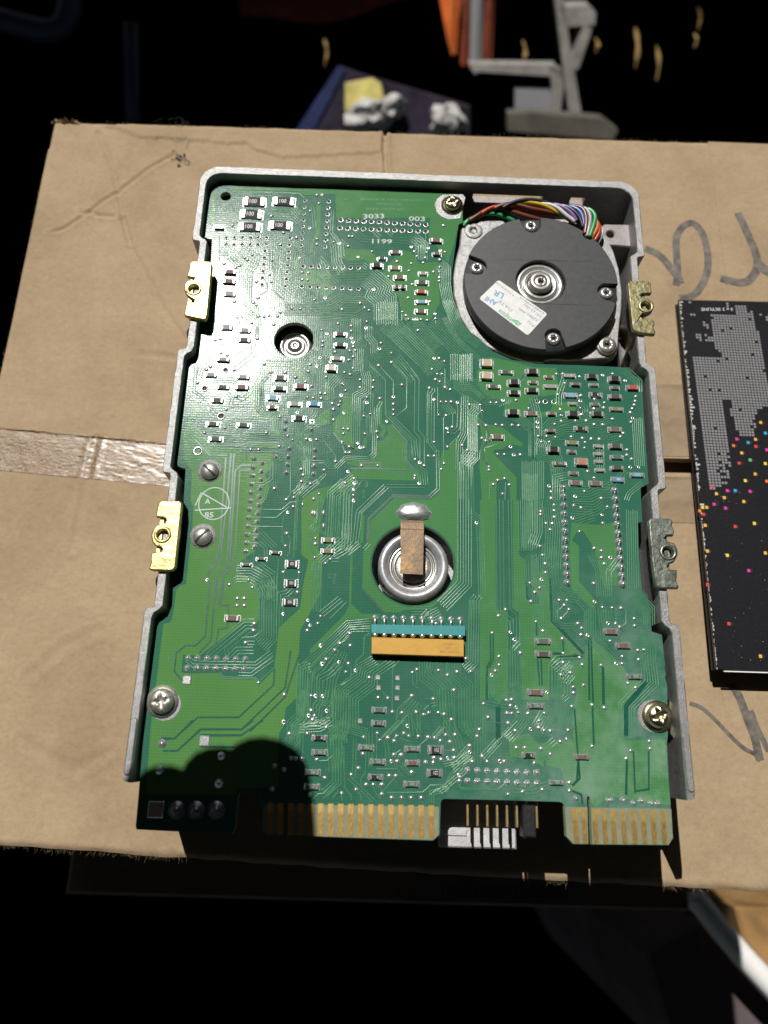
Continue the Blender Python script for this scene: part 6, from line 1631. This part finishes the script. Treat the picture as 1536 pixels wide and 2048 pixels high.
m = MB(); slab(m, '596,262 680,136 720,150 940,215 940,300 600,300', 300, 'magdark', 4); m.build('cover', mag)
m = MB(); slab(m, '592,262 676,134 690,140 612,290 590,290', 298, 'magblue', 3); m.build('blue_edge', mag)
m = MB(); slab(m, '690,168 745,158 762,170 772,215 740,232 690,222', 296, 'magyellow', 2); m.build('yellow_picture', mag)
def blob(name, parts, mt, label, cat):
    m = MB()
    for u, v, r, sx in parts:
        c = PY(u, v, 285); r *= 2.1; m.lathe([(r * math.sin(a * math.pi / 12) if 0 < a < 12 else 0, r * math.cos(a * math.pi / 12)) for a in range(12, -1, -1)], 16, mt, tuple(c), sx=sx, wob=.12)
    m.v = [tuple(Vector(q) + Vector((mn.noise(Vector(q) * .09), mn.noise(Vector(q) * .1 + Vector((9, 0, 0))), mn.noise(Vector(q) * .08))) * 9) for q in m.v]; m.sm = [False] * len(m.sm)
    tag(m.build(name), label, cat)
blob('paper_wad', ((740, 232, 9, 1.3), (765, 222, 6.5, 1.2), (790, 206, 4.5, 1.3), (722, 245, 7, 1.4)), 'paper3', 'crumpled white paper in front of the yellow picture behind the box', 'paper')
blob('white_ball', ((892, 240, 8.5, 1.2), ), 'paper3', 'round white ball just behind the far edge of the cardboard box', 'ball')
cc = random.Random(8)
for (u, v, h, w_, lab) in ((1270, 95, 40, 9, 'large pale dry leaf hanging right of the metal post, behind the box'), (1312, 125, 34, 6, 'narrow dry leaf hanging lowest, right of the large pale leaf'), (648, 105, 26, 6, 'dry leaf hanging alone, left of the orange cloth'),
                      (1045, 105, 24, 6, 'golden dry leaf between the orange cloth and the metal post'), (1190, 90, 14, 6, 'small dry leaf just right of the metal post'), (1395, 35, 22, 6, 'dry leaf at the top right, near the picture edge'), (1388, 80, 12, 5, 'tiny dry leaf under the one at the top right')):
    m = MB(); n = 8; vs = []
    for j in range(n + 1):
        q = j / n; ww = w_ * (.95 + .45 * math.sin(9 * q + u)) * math.sin(math.pi * min(.97, q + .06)) * 1.1; p_ = PY(u + 6 * math.sin(q * 3), v - h + 2 * h * q, 440)
        for sx_, dy in ((-1, 0), (0, -3), (1, 1)): vs.append((p_.x + sx_ * ww * .38, p_.y + dy, p_.z))
    vs += [(x, y + .8, z) for x, y, z in vs]; f1 = [(j * 3 + i, (j + 1) * 3 + i, (j + 1) * 3 + i + 1, j * 3 + i + 1) for j in range(n) for i in (0, 1)]
    m.add(vs, f1 + [tuple(q + 3 * (n + 1) for q in f)[::-1] for f in f1], 'leaf', True); tag(m.build('dry_leaf'), lab, 'leaf', 'dry leaves hanging behind the box')
ch = thing('dark_chair', 'dark blue plastic chair back in the shade at the far left corner', 'chair', PY(60, 80, 460))
m = MB(); m.tube(smooth_path([PY(u, v, 420) for u, v in ((-60, 20), (20, 45), (90, 62), (125, 50), (140, 10), (142, -40))], 5), 15, 'navy', 10); m.build('back_frame', ch)
m = MB(); m.tube([PY(262, 48, 420), PY(264, 150, 415), PY(266, 245, 405)], 10, 'navy', 10); m.build('leg', ch)
# ---- front right: white tray rim, cardboard and cloth far below the box edge
ct = thing('plastic_crate', 'crate with a bright white rim low down at the bottom right corner', 'crate', P(1500, 1950, ZG))
m = MB(); m.tube(smooth_path([P(u, v, -310) for u, v in ((1385, 1790), (1412, 1822), (1448, 1868), (1492, 1918), (1545, 1975), (1610, 2040))], 5), 7, 'white', 12); m.build('rim', ct)
m = MB(); l = pts('p', '1470,1815 1700,1815 1700,2080 1620,2040 1545,1955 1490,1885', -322); m.prism([[(p_.x, p_.y) for p_ in l]], ZG + .2, -322, 'tan', bev=2); m.build('contents', ct)
m = MB(); l = pts('p', '1290,1905 1400,1840 1540,1985 1640,2100 1400,2180 1330,2048', -345); m.prism([[(p_.x, p_.y) for p_ in l]], ZG + .2, -345, 'mauve', bev=3)
tag(m.build('folded_cloth'), 'dim greyish cloth lying beside the white crate rim, bottom right', 'cloth')
# ---- the photographer's left hand, held out of the picture above the near left of the board; its shadow falls on the board
pr_ = thing('person', 'outstretched hand and dark sleeve whose shadow falls on the near left of the circuit board', 'person', (-120, -400, 150))
HZ = 168.0
def up(u, v, dz=0): p_ = P(u, v); k = (HZ + dz - ZB) / SUN.z; return Vector((p_.x + SUN.x * k, p_.y + SUN.y * k, HZ + dz))
JV, JE, JR = [], [], []
def jn(p_, r, par=None):
    JV.append(tuple(Vector(p_) * S)); JR.append(r * S)
    if par is not None: JE.append((par, len(JV) - 1))
    return len(JV) - 1
f1 = up(545, 1550, -6)
wrist = Vector((f1.x - 14, f1.y - 165, HZ + 8))
w0 = jn(wrist, 25); p0 = jn((f1.x - 18, f1.y - 118, HZ + 8), 27, w0)
for (u, v, r, knx, dz) in ((524, 1568, 13.8, -1, -6), (444, 1590, 13.6, -15, -3), (342, 1628, 12.5, -34, -6), (215, 1760, 9, -51, -10)):
    tip = up(u, v, dz) + Vector((0, 13, 0)); kn = Vector((f1.x + knx - 2, f1.y - 72, HZ + 12)); k_ = jn(kn, r * 1.35, p0)
    d = tip - kn; a = jn(kn + d * .5 + Vector((0, 0, 5)), r * 1.12, k_); b = jn(kn + d * .8 + Vector((0, 0, 2)), r * 1.02, a); jn(tip, r * .9, b)
th = jn((f1.x - 2, f1.y - 104, HZ - 2), 14, p0); t2 = jn((f1.x - 4, f1.y - 78, HZ - 20), 11.5, th); jn((f1.x - 12, f1.y - 54, HZ - 28), 9.5, t2)
me = bpy.data.meshes.new('hand'); me.from_pydata(JV, JE, []); ho = bpy.data.objects.new('hand_skeleton', me); col.objects.link(ho)
sk = ho.modifiers.new('s', 'SKIN'); 
for i, r in enumerate(JR): me.skin_vertices[0].data[i].radius = (r, r * .82)
me.skin_vertices[0].data[0].use_root = True
ho.modifiers.new('d', 'SUBSURF').levels = 2; bpy.context.view_layer.update()
hm = bpy.data.meshes.new_from_object(ho.evaluated_get(bpy.context.evaluated_depsgraph_get())); bpy.data.objects.remove(ho)
hm.name = 'hand'; hm.materials.clear(); hm.materials.append(M['skin'])
for p_ in hm.polygons: p_.use_smooth = True
link('hand', hm, pr_, (0, 0, 0))
m = MB(); m.tube(smooth_path([wrist + Vector((0, 12, 0)), wrist + Vector((-4, -40, 5)), wrist + Vector((-14, -150, 25)), wrist + Vector((-20, -300, 60))], 5), 31, 'sleeve', 20, True, 52); m.build('sleeve', pr_)
